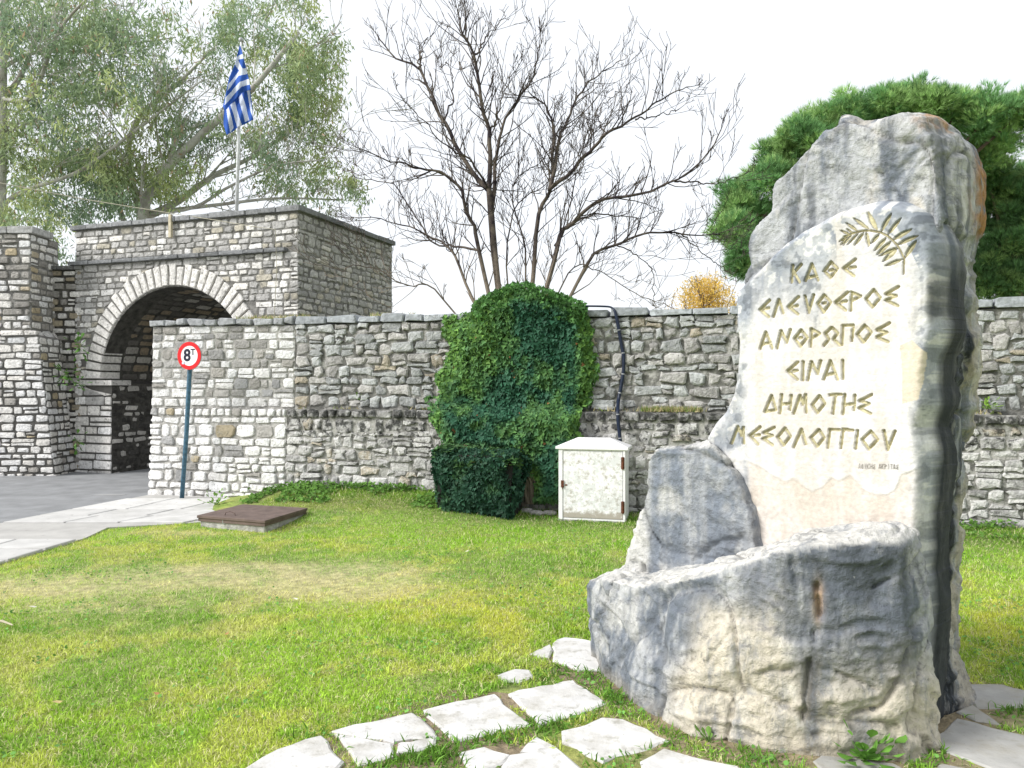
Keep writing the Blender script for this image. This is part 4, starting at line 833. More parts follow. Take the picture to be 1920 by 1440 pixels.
# ------------------------------------------------------------------ fallen leaves, twig, fruit
LF = np.array([[0, 0, 0], [.35, .4, .06], [0, 1, 0], [-.35, .4, .06]]); LFF = np.array([[0, 1, 2], [0, 2, 3]])
spots = [(1210, 1003, 'between the cabinet and the monument'), (1150, 1014, 'on the grass in front of the cabinet'), (936, 986, 'on the grass in front of the hedge'), (640, 1092, 'on the dry patch in the middle of the lawn'), (650, 1158, 'in the middle of the lawn below the dry patch'),
 (270, 1148, 'on the left half of the lawn'), (70, 1138, 'on the lawn right of the bare twig'), (300, 1300, 'on the lower left lawn'), (118, 1316, 'nearest the lower left corner of the lawn'), (872, 1038, 'on bright grass below the hedge'), (422, 1190, 'on shaggy grass at centre left'),
 (502, 1003, 'on the grass just below the rusty hatch'), (560, 1122, 'beside the straw coloured worn patch'), (1010, 1075, 'on the lawn left of the monument seat'), (812, 1262, 'on the lawn above the square flagstones'), (1880, 1075, 'on the lawn right of the monument')]
for k, (px, py, wh) in enumerate(spots):
    g_ = G(px, py, .03); kn, cl2 = [('pale', np.array([.70, .66, .58])), ('brown', np.array([.42, .22, .10])), ('tan', np.array([.60, .48, .22]))][k % 3]; s_ = RNG.uniform(.035, .055)
    an = RNG.uniform(0, 6.28); ax = np.array([[math.cos(an), math.sin(an), .15]]); up_ = np.array([[math.cos(an+1.57), math.sin(an+1.57), .25]])
    v, f, c = tmpl(LF[:, [0, 2, 1]], LFF, (g_+np.array([0, 0, gh(g_[:1], g_[1:2])[0]+.01]))[None], ax, up_, np.array([s_]), cl2[None]); o = mesh('fallen_leaf', v, f, M['dead'], None, c, center=True)
    tag(o, 'small '+kn+' dry leaf '+wh, 'leaf', 'fallen leaves scattered on the lawn')
g0 = G(-20, 1166, .03); g1 = G(24, 1172, .03); tag(mesh('twig', *tubes([([g0, (g0+g1)/2+[0, .01, .012], g1], [.008, .009, .004], 6)]), M['wood'], None), 'bare brown twig lying on the grass at the left edge', 'twig')
import bmesh
def ball(name, c, r, m, parent=None, sub=2, scl=(1, 1, 1)):
    bm = bmesh.new(); bmesh.ops.create_icosphere(bm, subdivisions=sub, radius=r); V = [np.array(v.co)*scl+c for v in bm.verts]; Fc = [[v.index for v in f.verts] for f in bm.faces]; bm.free(); return mesh(name, V, Fc, m, parent, smooth=True)
tag(ball('orange', G(150, 882, .0)+[0, 0, .045], .04, M['fruit']), 'small bright orange fruit at the foot of the arch pier', 'fruit')

# ------------------------------------------------------------------ cabinet
CO = G(1048, 976); CU = WU; CNn = WN
CF = lambda u, n_, z: CO+CU*u+CNn*n_+np.array([0, 0, z])
cab = empty('utility_cabinet', CO+CU*.4-CNn*.15, 'white metal utility cabinet with peeling paint and hipped lid beside the ivy', 'cabinet')
CW, CD_, CH = .765, .36, .83
bevel(mesh('body', *box((0, -CD_, .02), (CW, 0, CH), CF), M['white_paint'], cab), .004)
mesh('plinth', *box((-.01, -CD_-.01, -.03), (CW+.01, .012, .018), CF), M['mortar_grey'], cab)
dr = bevel(mesh('door', *box((.055, .003, .045), (CW-.03, .016, CH-.02), CF), M['door_paint'], cab), .003)
mesh('door_frame', *join(box((0, .002, .02), (.046, .022, CH), CF), box((CW-.024, .002, .02), (CW, .022, CH), CF), box((.046, .002, .02), (CW-.024, .012, .04), CF), box((.046, .002, CH-.016), (CW-.024, .014, CH), CF)), M['white_paint'], cab)
e = .035; zt = CH; V = [CF(-e, e, zt), CF(CW+e, e, zt), CF(CW+e, -CD_-e, zt), CF(-e, -CD_-e, zt), CF(-e, e, zt+.03), CF(CW+e, e, zt+.03), CF(CW+e, -CD_-e, zt+.03), CF(-e, -CD_-e, zt+.03), CF(.19, -CD_/2+.03, zt+.125), CF(CW-.19, -CD_/2+.03, zt+.125), CF(CW-.19, -CD_/2-.03, zt+.125), CF(.19, -CD_/2-.03, zt+.125)]
Fc = [(3, 2, 1, 0), (0, 1, 5, 4), (1, 2, 6, 5), (2, 3, 7, 6), (3, 0, 4, 7), (4, 5, 9, 8), (5, 6, 10, 9), (6, 7, 11, 10), (7, 4, 8, 11), (8, 9, 10, 11)]
bevel(mesh('lid', V, Fc, M['white_paint'], cab), .004)
for z_ in (.12, .62): mesh('hinge', *join(box((CW-.045, .017, z_), (CW-.008, .028, z_+.13), CF), tubes([([CF(CW-.026, .030, z_-.005), CF(CW-.026, .030, z_+.135)], .010, 8)])), M['rust'], cab)
mesh('latch', *join(box((.03, .023, .39), (.062, .032, .47), CF), tubes([([CF(.05, .035, .40), CF(.05, .050, .40), CF(.05, .05, .36)], .006, 6)]), box((.075, .016, .41), (.10, .021, .425), CF)), M['rust'], cab)
# hose down the wall
hp = [(1090, 574, .16), (1120, 574, .15), (1146, 575, .05), (1153, 582, .10), (1158, 604, .09), (1164, 640, .07), (1170, 670, .07), (1169, 700, .08), (1164, 728, .08), (1159, 752, .10), (1158, 770, .34), (1159, 790, .34), (1163, 825, .33), (1166, 860, .33)]
def wallpt(px, py, off):   # point off metres in front of the upper wall plane
    k = (px-960)/F; O_ = WO+WN*(off-.24-.02*2); u = (k*O_[1]-O_[0])/(WU[0]-k*WU[1]); P = O_+WU*u; return np.array([P[0], P[1], EYE-(py-HZ)/F*P[1]])
HP = [wallpt(a, b, c*(.6 if c < .2 else 1)) for a, b, c in hp]
from_pts = np.array(HP); tt = np.linspace(0, len(HP)-1, 60); sm = np.stack([np.interp(tt, np.arange(len(HP)), from_pts[:, q]) for q in range(3)], -1)
for _ in range(3): sm[1:-1] = (sm[:-2]+2*sm[1:-1]+sm[2:])/4
sm[:, 2] += .0
tag(mesh('cable_conduit', *tubes([(sm, np.r_[np.full(12, .012), np.linspace(.013, .022, 6), np.full(42, .022)], 10)]), M['hose'], None, smooth=True), 'dark blue flexible conduit hanging down the wall to the white cabinet', 'conduit')
cr_ = bpy.data.objects[[o.name for o in bpy.data.objects if o.name.startswith('cable_conduit')][0]]
for t_ in (20, 26, 32, 38, 47, 54):
    a_ = sm[t_]; b_ = sm[t_+1]; d_ = (b_-a_)/np.linalg.norm(b_-a_)*.012; mesh('clip', *tubes([([a_-d_*.5, a_+d_*.5], 0.0235, 10)]), M['galv'], cr_)

# ------------------------------------------------------------------ hatch
hat = empty('access_hatch', np.array([*np.mean(HC, 0), 0]), 'rusty brown steel hatch lid on a low concrete kerb at the edge of the lawn', 'hatch')
def shrink(Q, k): c = np.mean(Q, 0); return [tuple(c+(np.array(q)-c)*k) for q in Q]
bevel(mesh('kerb', *prism(shrink(HC, .94), -.05, .085), M['mortar_light'], hat), .01)
bevel(mesh('lid', *prism(shrink(HC, 1.0), .095, .125), M['rusty_iron'], hat), .004)
mesh('lid_rim', *prism(shrink(HC, .975), .06, .0948), M['rusty_iron'], hat)
hc = G(425, 968, .125)+[.02, .05, 0]; d_ = np.array([.94, -.33, 0]); mesh('handle', *tubes([([hc-d_*.07, hc-d_*.06+[0, 0, .03], hc+[0, 0, .045], hc+d_*.06+[0, 0, .03], hc+d_*.07], .006, 6)]), M['rusty_iron'], hat)
hc2 = G(422, 973, .10); mesh('hasp', *join(box((hc2[0]-.02, hc2[1]-.03, .05), (hc2[0]+.02, hc2[1]-.012, .115))), M['galv'], hat)
for k, lb in enumerate(('small pale stone at the front corner of the rusty hatch', 'middle one of three small stones beside the rusty hatch', 'small pale stone by the right side of the rusty hatch')):
    c = G(508+k*22, 986-k*6, .0); tag(ball('pebble', c+[0, 0, .02], RNG.uniform(.02, .035), M['mortar_light'], None, 2, (1.3, 1, .6)), lb, 'stone', 'loose stones beside the hatch')
# ------------------------------------------------------------------ sign
SB = G(340, 936); ST = W(356, 688, 10.42)
sg = empty('weight_limit_sign', SB, 'round red rimmed weight limit sign on a leaning blue post before the wall', 'sign')
mesh('post', *tubes([([SB-[0, 0, .1], (SB+ST)/2+[.012, 0, 0], ST, ST+(ST-SB)*.15], .030, 12)]), M['post'], sg, smooth=True)
SC = W(355, 667, 10.36); sn = np.array([-.33, -.944, 0.]); sn = sn/np.linalg.norm(sn); yaw = math.radians(-22)
sn = np.array([-.28, -.96, 0]); su = np.array([-sn[1], sn[0], 0]); sv = np.array([0, 0, 1.])
if su[0] < 0: su = -su
SF = lambda a, b, c: SC+su*a+sv*b+sn*c
def disc(r0, r1, z0, z1, n=40):
    V = []; Fc = []
    for i in range(n):
        q = 2*PI*i/n; c, s = math.cos(q), math.sin(q); V += [SF(r1*c, r1*s, z0), SF(r1*c, r1*s, z1), SF(r0*c, r0*s, z1), SF(r0*c, r0*s, z0)]
    for i in range(n):
        a, b = 4*i, 4*((i+1) % n); Fc += [(a, b, b+1, a+1), (a+1, b+1, b+2, a+2), (a+2, b+2, b+3, a+3), (a+3, b+3, b, a)]
    return V, Fc
SR = .190
mesh('plate', *prism([(SR*math.cos(q), SR*math.sin(q)) for q in np.linspace(0, 2*PI, 41)[:-1]], -.014, -.002, SF), M['galv'], sg)
mesh('face', *prism([(.142*math.cos(q), .142*math.sin(q)) for q in np.linspace(0, 2*PI, 41)[:-1]], -.001, .002, SF), M['sign_white'], sg)
mesh('rim', *disc(.138, SR, -.001, .006), M['red'], sg)
mesh('bracket', *box((-.04, -.05, -.04), (.04, .05, -.015), SF), M['galv'], sg)
mesh('sticker', *prism([(-.115, -.115), (-.075, -.115), (-.075, -.075), (-.115, -.085)], .0065, .008, SF), M['flagwhite'], sg)
def text(ch, size, org, m, parent, name, bold=.0):
    cu = bpy.data.curves.new('t', 'FONT'); cu.body = ch; cu.size = size; cu.extrude = .001; cu.offset = bold; cu.align_x = 'CENTER'; cu.align_y = 'CENTER'
    o = bpy.data.objects.new('t', cu); COL.objects.link(o); dg = bpy.context.evaluated_depsgraph_get(); me = bpy.data.meshes.new_from_object(o.evaluated_get(dg)); bpy.data.objects.remove(o)
    V = [SF(org[0]+v.co[0], org[1]+v.co[1], .004+v.co[2]) for v in me.vertices]; Fc = [tuple(p.vertices) for p in me.polygons]; return mesh(name, V, Fc, m, parent)
text('8', .225, (-.034, 0), M['sign_black'], sg, 'digit', .007); text('T', .12, (.060, .046), M['sign_black'], sg, 'letter', .002)

# ------------------------------------------------------------------ flag and pole, wires
PB = W(443, 392, 13.6); PT = W(452, 78, 13.6)
PB[2] = GT+.05
fp = empty('flagpole', PB, 'thin white flagpole standing on the roof of the stone gatehouse', 'flagpole')
mesh('pole', *tubes([([PB, PB*.5+PT*.5, PT], [.032, .028, .018], 10)]), M['pole'], fp, smooth=True); ball('finial', PT+[0, 0, .03], .045, M['galv'], fp)
def z7(*p): return [(380+a/4, 60+b/4) for a, b in p]
UPP = z7((280, 95), (302, 165), (325, 275), (345, 345), (362, 432), (290, 455), (165, 588), (153, 560), (178, 450), (200, 340), (240, 245), (258, 175))
UW = [z7((252, 186), (302, 165), (310, 200), (266, 208), (300, 275), (330, 270), (337, 315), (272, 330), (186, 440), (196, 388), (276, 292), (240, 245)), z7((347, 352), (356, 395), (290, 410), (165, 550), (172, 490), (280, 375))]
LO = z7((160, 575), (158, 690), (180, 772), (235, 742), (265, 712), (315, 692), (380, 657), (372, 560), (355, 425), (290, 440))
LW = [z7((180, 585), (197, 565), (233, 718), (205, 757)), z7((208, 548), (240, 520), (293, 698), (262, 716)), z7((270, 495), (296, 462), (352, 662), (317, 676)), z7((330, 440), (350, 430), (381, 655), (362, 600))]
V = []; Fc = []; MI = []
for poly, whites, off, sd_ in ((UPP, UW, -.10, 0), (LO, LW, 0.0, 3)):
    q = np.array(poly); xs_ = np.arange(q[:, 0].min(), q[:, 0].max()+.6, .6); ys_ = np.arange(q[:, 1].min(), q[:, 1].max()+.6, .6); XX, YY = np.meshgrid(xs_, ys_); n0 = len(V)
    dd = 13.50+off+.030*np.sin((XX-q[:, 0].min())*.30+(YY)*.05+sd_)+.03*np.sin(YY*.11)
    for a_, b_, d2 in zip(XX.ravel(), YY.ravel(), dd.ravel()): V.append(W(a_, b_, d2))
    cx = (XX[:-1, :-1]+XX[1:, 1:])/2; cy = (YY[:-1, :-1]+YY[1:, 1:])/2; I = inpoly(cx, cy, poly); Wm = np.zeros_like(I)
    for ww in whites: Wm |= inpoly(cx, cy, ww)
    for r_, c_ in zip(*np.nonzero(I)): k = n0+r_*len(xs_)+c_; Fc.append((k, k+1, k+1+len(xs_), k+len(xs_))); MI.append(1 if Wm[r_, c_] else 0)
used = sorted({i for f in Fc for i in f}); rm = {o_: n_ for n_, o_ in enumerate(used)}
fl = mesh('flag', [V[i] for i in used], [tuple(rm[i] for i in f) for f in Fc], [M['flagblue'], M['flagwhite']], None, smooth=True); fl.data.polygons.foreach_set('material_index', MI)
sol = fl.modifiers.new('s', 'SOLIDIFY'); sol.thickness = .006
tag(fl, 'blue and white striped Greek flag hanging limp from the pole above the gate', 'flag')
wp = [W(-60, 333, 12.6), W(0, 343, 12.7), W(160, 374, 13.0), W(327, 401, 13.05)]
tag(mesh('overhead_wire', *tubes([(wp, .008, 5)]), M['wire'], None), 'thin pale overhead wire running left from the wooden peg on the gatehouse parapet', 'wire')
wr = [W(327, 401, 13.0), W(400, 412, 12.6), W(470, 424, 12.3), W(516, 430, 12.15), W(519, 500, 12.1), W(514, 598, 12.15)]
tag(mesh('overhead_wire', *tubes([(wr, .006, 5)]), M['wire'], None), 'thin pale wire strung along the gatehouse front and dropping at its right end', 'wire')
pgs = GF(2.25, 4.10, .0); pgc = W(325, 405, 12.95); s_ = GF(2.24, 4.12, .05)
tag(bevel(mesh('wooden_peg', *box((2.21, 4.10, .035), (2.265, 4.50, .085), GF), M['wood'], None), .004), 'short pale wooden peg fixed upright to the gatehouse parapet front', 'peg')

# ------------------------------------------------------------------ trees
def grow(P0, dirv, L, r, lvl, out, spread=.8, upb=.25, nseg=5, kids=4, tips=None, shrinkk=.62, ends=None):
    P = [np.array(P0, float)]; d = np.array(dirv, float); d /= np.linalg.norm(d)
    for i in range(nseg):
        d = d+RNG.normal(0, .14, 3)+np.array([0, 0, upb*.3]); d /= np.linalg.norm(d); P.append(P[-1]+d*L/nseg)
    P = np.array(P); R_ = np.linspace(r, r*.45, len(P)); out.append((P, R_, 5 if lvl > 2 else (4 if lvl > 1 else 3)))
    if lvl <= 0:
        if ends is not None: ends.append((P[-1], d)); 
        return
    for k in range(kids):
        t = RNG.uniform(.25, 1.); i = min(int(t*nseg), nseg-1); p = P[i]+(P[i+1]-P[i])*(t*nseg-i); dd = (P[i+1]-P[i]); dd /= np.linalg.norm(dd)
        rv = RNG.normal(0, 1, 3); rv -= dd*(rv@dd); rv /= np.linalg.norm(rv); nd = dd+rv*spread*RNG.uniform(.6, 1.3)+np.array([0, 0, upb])
        grow(p, nd, L*shrinkk*RNG.uniform(.6, 1.15), R_[i]*.62, lvl-1, out, spread, upb, nseg, kids, tips, shrinkk, ends)
def smooth_line(P, n):
    P = np.array(P, float); m = len(P); t = np.linspace(0, m-1, n); Q = []
    for tt_ in t:
        i = min(int(tt_), m-2); f = tt_-i; a, b, c, d = P[max(i-1, 0)], P[i], P[i+1], P[min(i+2, m-1)]
        Q.append(.5*((2*b)+(-a+c)*f+(2*a-5*b+4*c-d)*f*f+(-a+3*b-3*c+d)*f**3))
    return np.array(Q)
BD = 11.6
bt = empty('bare_tree', np.array([0.1, BD, 0]), 'leafless many stemmed tree spreading above the wall behind the ivy', 'tree')
zz = lambda p: [(640+a/2.3225, b/2.3225) for a, b in p]
LIMBS = [([(655, 1300), (650, 900), (640, 830), (575, 760), (500, 640), (450, 520), (390, 400), (335, 300), (230, 250), (175, 180)], 26, .6),
 ([(665, 1300), (655, 900), (650, 600), (610, 450), (580, 250), (530, 150), (514, 75)], 24, -.3), ([(660, 890), (670, 740), (700, 560), (790, 400), (840, 300), (862, 200)], 15, .5),
 ([(640, 1300), (600, 1080), (560, 950), (510, 820), (430, 750), (320, 730), (200, 690), (60, 640)], 18, -.7), ([(580, 1330), (520, 1180), (440, 1060), (340, 1000), (200, 960), (30, 950)], 14, .9),
 ([(800, 1300), (850, 1000), (905, 830), (920, 650), (915, 520), (870, 440), (810, 400)], 20, .2), ([(905, 830), (960, 600), (1010, 450), (1100, 340), (1225, 262)], 14, .7),
 ([(860, 1320), (930, 1080), (1000, 980), (1080, 900), (1200, 860), (1320, 850), (1440, 790), (1600, 680), (1655, 560)], 20, -.6), ([(885, 1320), (1080, 1150), (1200, 1070), (1330, 1010), (1480, 1020), (1600, 1020), (1750, 980)], 15, .5),
 ([(905, 825), (1060, 690), (1150, 590), (1270, 520), (1400, 430), (1515, 378)], 15, -.9), ([(600, 1350), (420, 1280), (280, 1240), (120, 1160), (0, 1180)], 9, -.4), ([(890, 1310), (980, 1200), (1100, 1170), (1200, 1230), (1360, 1310)], 8, .3),
 ([(780, 1300), (800, 1100), (750, 900), (760, 780), (850, 720), (900, 660)], 9, .9), ([(930, 1070), (1020, 960), (1150, 930), (1290, 950), (1370, 920)], 9, 1.2), ([(600, 1090), (480, 1070), (380, 1040), (240, 820), (80, 770), (10, 740)], 9, 1.3),
 ([(650, 560), (700, 440), (740, 330)], 7, -1), ([(450, 520), (490, 400), (470, 280), (430, 290)], 7, 1), ([(580, 240), (620, 180), (700, 85)], 8, .4), ([(335, 300), (350, 220), (370, 170)], 7, .4), ([(1280, 520), (1400, 500), (1470, 475)], 6, .2),
 ([(1150, 590), (1120, 500), (1200, 400)], 6, .6), ([(1450, 790), (1620, 800), (1730, 770)], 7, -.3), ([(700, 1270), (720, 1000), (860, 820), (1010, 700), (1130, 450)], 8, 1.1), ([(860, 1250), (980, 900), (1030, 700), (1100, 560)], 8, -1.3), ([(640, 830), (560, 700), (420, 600), (260, 420)], 9, -1.2), ([(1200, 1070), (1290, 1110), (1350, 1180), (1360, 1300)], 5, .6), ([(1480, 1020), (1600, 1120), (1680, 1180)], 5, .6)]
tw = []
for k, (L, wpx, doff) in enumerate(LIMBS):
    pp = zz(L); m_ = len(pp); P = np.array([W(a, b, BD+doff*(i/(m_-1))) for i, (a, b) in enumerate(pp)])
    if k in (0, 1, 3, 4, 5, 7, 8, 10, 11, 12, 22, 23): P[0] = np.array([.1+.35*(P[0][0]-.1), BD, 1.5]); P = np.r_[[np.array([.1+.2*(P[0][0]-.1), BD, .0])], P]
    P = smooth_line(P, 30); r0 = 1.28*wpx/2.3225/F*BD/2; R_ = np.maximum(r0*(1-.84*np.linspace(0, 1, 30)**.9), .007)
    wob = RNG.normal(0, .022, (26, 3)); wob[1:] = (wob[1:]+wob[:-1])/2; P[3:-1] += wob*(P[3:-1, 2:] > 2.6); mesh('limb', *tubes([(P, R_, 7)]), M['bark'], bt, smooth=True)
    nk = max(5, int(np.linalg.norm(P[-1]-P[5])/.10))
    for q in range(nk):
        i = int(6+23*(q+RNG.random())/nk); i = min(i, 28)
        if P[i][2] < 2.75: continue
        dd = P[i+1]-P[i]; dd /= np.linalg.norm(dd); rv = RNG.normal(0, 1, 3); rv[1] *= .8; rv -= dd*(rv@dd); rv /= np.linalg.norm(rv)
        grow(P[i], dd*.8+rv*.9+np.array([0, 0, .35]), RNG.uniform(.25, .8), min(R_[i]*.6, .012), 2, tw, .8, .30, 4, 2, shrinkk=.6)
    grow(P[-1], P[-1]-P[-2], .22, R_[-1]*.9, 2, tw, .8, .3, 4, 3)
o = mesh('twigs', *tubes([(p, np.maximum(r, .0037), 3) for p, r, s in tw]), M['bark'], bt); tag(o, kind='stuff')

LEAFN = np.array([[0, 0, 0], [.13, .06, .45], [0, .02, 1.], [-.13, .06, .45]]); LEAFNF = np.array([[0, 1, 2], [0, 2, 3]])
def leafcloud(centers, rad, per, size, colf, droop=.6, flat=1.):
    n = len(centers)*per; c = np.repeat(centers, per, 0); rr = np.repeat(rad, per)
    off = RNG.normal(0, .5, (n, 3))*rr[:, None]*np.array([1, 1, flat]); pos = c+off
    up = RNG.normal(0, 1, (n, 3)); up[:, 2] -= droop*2; up /= np.linalg.norm(up, axis=1)[:, None]; ax = np.cross(up, RNG.normal(0, 1, (n, 3)))
    return tmpl(LEAFN, LEAFNF, pos, ax, up, size*RNG.uniform(.7, 1.3, n), colf(pos, n))
def eucol(pos, n):
    a = fbm(pos, .8, 3, 201); base = mix(np.broadcast_to(np.array([.27, .36, .20]), (n, 3)), np.array([.40, .46, .19]), ss(-.1, .4, a)); base = mix(base, np.array([.23, .33, .24]), .6*ss(.0, -.4, a)); k = RNG.random((n, 1)); base = np.where(k < .03, np.array([.42, .30, .20]), base)
    return base*RNG.uniform(.7, 1.3, (n, 1))
def eucalypt(root, limbs, blobs, D, per_blob, seed):
    tw_ = []; lines = []
    for L, r_, do in limbs:
        P = smooth_line(np.array([W(a, b, D+do*i/(len(L)-1)) for i, (a, b) in enumerate(L)]), 20); r0 = r_/F*D/2; R_ = r0*(1-.7*np.linspace(0, 1, 20)); mesh('limb' if L[0][1] < 700 else 'trunk', *tubes([(P, R_, 8)]), M['pale_bark'], root, smooth=True)
        for q in range(12):
            i = RNG.integers(6, 19); dd = P[i+1 if i < 19 else i]-P[i-1]; dd /= np.linalg.norm(dd); rv = RNG.normal(0, 1, 3); grow(P[i], dd+rv*.7+[0, 0, .3], RNG.uniform(.8, 2.2), R_[i]*.35, 2, tw_, .7, .15, 4, 3)
    o = mesh('branches', *tubes([(p, np.maximum(r, .008), 3) for p, r, s in tw_]), M['pale_bark'], root); tag(o, kind='stuff')
    cs = []; rs = []
    for (px, py, rx, ry, dens) in blobs:
        n = int(dens*rx*ry/62); a = RNG.uniform(0, 2*PI, n); r_ = np.sqrt(RNG.random(n)); dp = RNG.normal(0, 1.1, n)
        for k in range(n):
            x_ = px+math.cos(a[k])*r_[k]*rx; y_ = py+math.sin(a[k])*r_[k]*ry; cs.append(W(x_, y_, D+dp[k])); rs.append(RNG.uniform(.18, .40))
    cs = np.array(cs); k = fbm(cs, .9, 3, seed) > -.02; cs = cs[k]; rs = np.array(rs)[k]
    v, f, c = leafcloud(cs, rs, per_blob, .15, eucol, droop=.7, flat=1.1); o = mesh('foliage', v, f, M['thinleaf'], root, c); tag(o, kind='stuff')
e1 = empty('eucalyptus_tree', W(-5, 880, 19)*np.array([1, 1, 0]), 'eucalyptus with a pale upright trunk at the left edge of the picture behind the pier', 'tree')
eucalypt(e1, [([(-10, 860), (-6, 500), (0, 300), (4, 150), (6, -60)], 34, 0), ([(4, 190), (40, 140), (70, 70), (110, 10)], 12, 1), ([(3, 185), (60, 180), (110, 60), (170, -10)], 10, -1), ([(2, 390), (40, 360), (150, 320), (260, 240), (380, 150)], 10, .5), ([(0, 130), (60, 100), (150, 95), (330, 70)], 9, 1.5)],
         [(100, 40, 130, 70, 1.3), (30, 140, 90, 60, .5), (200, 90, 80, 60, 1.3), (120, 170, 100, 60, .9), (60, 260, 90, 80, 1.1), (30, 390, 70, 55, 2.2), (190, 190, 90, 70, .8), (-60, 150, 100, 200, 1), (250, 50, 60, 50, .5), (300, 60, 70, 60, .5)], 19, 36, 301)
e2 = empty('eucalyptus_tree', W(255, 880, 21)*np.array([1, 1, 0]), 'leaning eucalyptus with branches fanning right behind the gatehouse and flag', 'tree')
eucalypt(e2, [([(262, 860), (262, 520), (268, 400), (300, 330), (380, 250), (470, 170), (560, 60)], 26, -1), ([(266, 410), (330, 380), (400, 330), (480, 290), (580, 220)], 16, 1), ([(266, 400), (400, 385), (520, 372), (640, 375)], 9, 0), ([(250, 480), (200, 330), (130, 290), (60, 280)], 12, 1), ([(264, 400), (240, 300), (260, 220), (330, 160), (400, 90)], 14, 1), ([(268, 400), (360, 390), (430, 350), (520, 310), (610, 300)], 8, -1)],
         [(560, 60, 90, 80, 1.6), (500, 30, 80, 60, 1.5), (590, 160, 60, 80, 1.6), (520, 140, 80, 70, 1.5), (600, 250, 45, 80, 1.3), (540, 270, 70, 60, 1.2), (600, 350, 70, 55, 1.5), (470, 300, 60, 60, .9), (330, 260, 90, 60, 1.4), (260, 330, 80, 70, 1.8), (130, 350, 110, 70, 1.9), (180, 270, 90, 50, 1.3), (240, 140, 90, 60, .8), (380, 200, 70, 60, .9), (110, 450, 40, 40, 1.6), (350, 340, 70, 40, 1.2), (420, 110, 60, 50, 1.0), (450, 60, 60, 60, 1.1), (560, 330, 60, 40, 1.2), (660, 370, 30, 30, .7), (300, 190, 60, 50, .8)], 21, 34, 302)
# pines
TUFT = []; TUFTF = []
for k in range(9):
    a = 2*PI*k/9+.3*(k % 2); s_ = .55 if k % 3 else .25; d = np.array([math.cos(a)*s_, math.sin(a)*s_, 1.]); d /= np.linalg.norm(d); sd_ = np.array([-math.sin(a), math.cos(a), 0])*.036; n0 = len(TUFT); TUFT += [-sd_, sd_, d]; TUFTF.append((n0, n0+1, n0+2))
TUFT = np.array(TUFT); TUFTF = np.array(TUFTF)
def pine(root, blobs, D, trunk, tone=1.):
    P = smooth_line([W(*p) for p in trunk], 12); mesh('trunk', *tubes([(P, np.linspace(.26, .12, 12), 8)]), M['pine_bark'], root, smooth=True); top = P[-1]; br = []; Vs = []; Fs = []; Cs = []; n0 = 0
    for (px, py, r_, dz) in blobs:
        c = W(px, py, D+dz); R_ = r_/F*D; br.append((smooth_line([top+(RNG.normal(0, .2, 3)), (top+c)/2-[0, 0, .25], c], 6), np.linspace(.07, .02, 6), 4))
        subs = int(16*max(1, R_/.5)**2)
        for s in range(subs):
            dv = RNG.normal(0, 1, 3); dv[2] = dv[2]*.8+.25; dv[1] -= .2; dv /= np.linalg.norm(dv); cc_ = c+dv*R_*RNG.uniform(.45, 1.0); rr = RNG.uniform(.18, .32); n = 92
            q = RNG.normal(0, 1, (n, 3)); q[:, 2] += .3; q /= np.linalg.norm(q, axis=1)[:, None]; pos = cc_+q*rr*RNG.uniform(.3, 1, (n, 1))*np.array([1.2, 1.2, .85]); up = q+np.array([0, 0, .7])+RNG.normal(0, .25, (n, 3)); ax = np.cross(up, RNG.normal(0, 1, (n, 3)))
            g_ = np.array([.17, .34, .13]) if RNG.random() < .55 else np.array([.30, .47, .17]); col = np.tile(g_*RNG.uniform(.75, 1.25)*tone, (n, 1))*RNG.uniform(.75, 1.25, (n, 1))
            v, f, cl3 = tmpl(TUFT, TUFTF, pos, ax, up, RNG.uniform(.11, .18, n), col); Vs.append(v); Fs.append(f+n0); Cs.append(cl3); n0 += len(v)
    mesh('branches', *tubes(br), M['pine_bark'], root); o = mesh('foliage', np.concatenate(Vs), np.concatenate(Fs), M['leaf'], root, np.concatenate(Cs)); tag(o, kind='stuff')
p1 = empty('pine_tree', W(1640, 880, 15.5)*np.array([1, 1, 0]), 'broad bright green pine with a rounded crown behind the left side of the monument', 'tree')
pine(p1, [(1372, 440, 34, 0), (1392, 400, 42, .3), (1410, 470, 36, -.3), (1382, 370, 30, .4), (1440, 350, 45, 0), (1430, 420, 40, .8), (1470, 300, 42, .3), (1500, 270, 40, -.3), (1535, 245, 45, .2), (1580, 215, 35, 0), (1620, 225, 45, .7), (1660, 200, 38, 0), (1700, 190, 35, .3), (1745, 205, 40, 0), (1790, 215, 42, .2), (1845, 225, 45, 0), (1885, 240, 45, .5), (1910, 215, 30, .2), (1490, 380, 50, 1), (1540, 330, 55, 1.2), (1600, 290, 55, 1), (1700, 280, 60, 1.2), (1800, 280, 60, 1.2), (1850, 290, 40, .6), (1395, 500, 22, 0)], 15.5, [(1640, 880, 15.5), (1650, 700, 15.6), (1660, 500, 15.7), (1660, 380, 15.6)])
p2 = empty('pine_tree', W(1900, 880, 17.5)*np.array([1, 1, 0]), 'darker pine standing behind the right side of the monument', 'tree')
pine(p2, [(1850, 330, 34, 0), (1870, 370, 42, .3), (1905, 400, 45, 0), (1850, 420, 42, .5), (1880, 460, 45, 0), (1920, 480, 48, .3), (1845, 500, 42, .2), (1880, 525, 40, 0), (1925, 540, 40, .2), (1835, 540, 30, 0), (1960, 400, 60, 0), (1960, 340, 40, 0), (1925, 330, 16, .2), (1800, 480, 40, 1)], 17.5, [(1900, 880, 17.5), (1905, 650, 17.5), (1900, 480, 17.5)], .7)
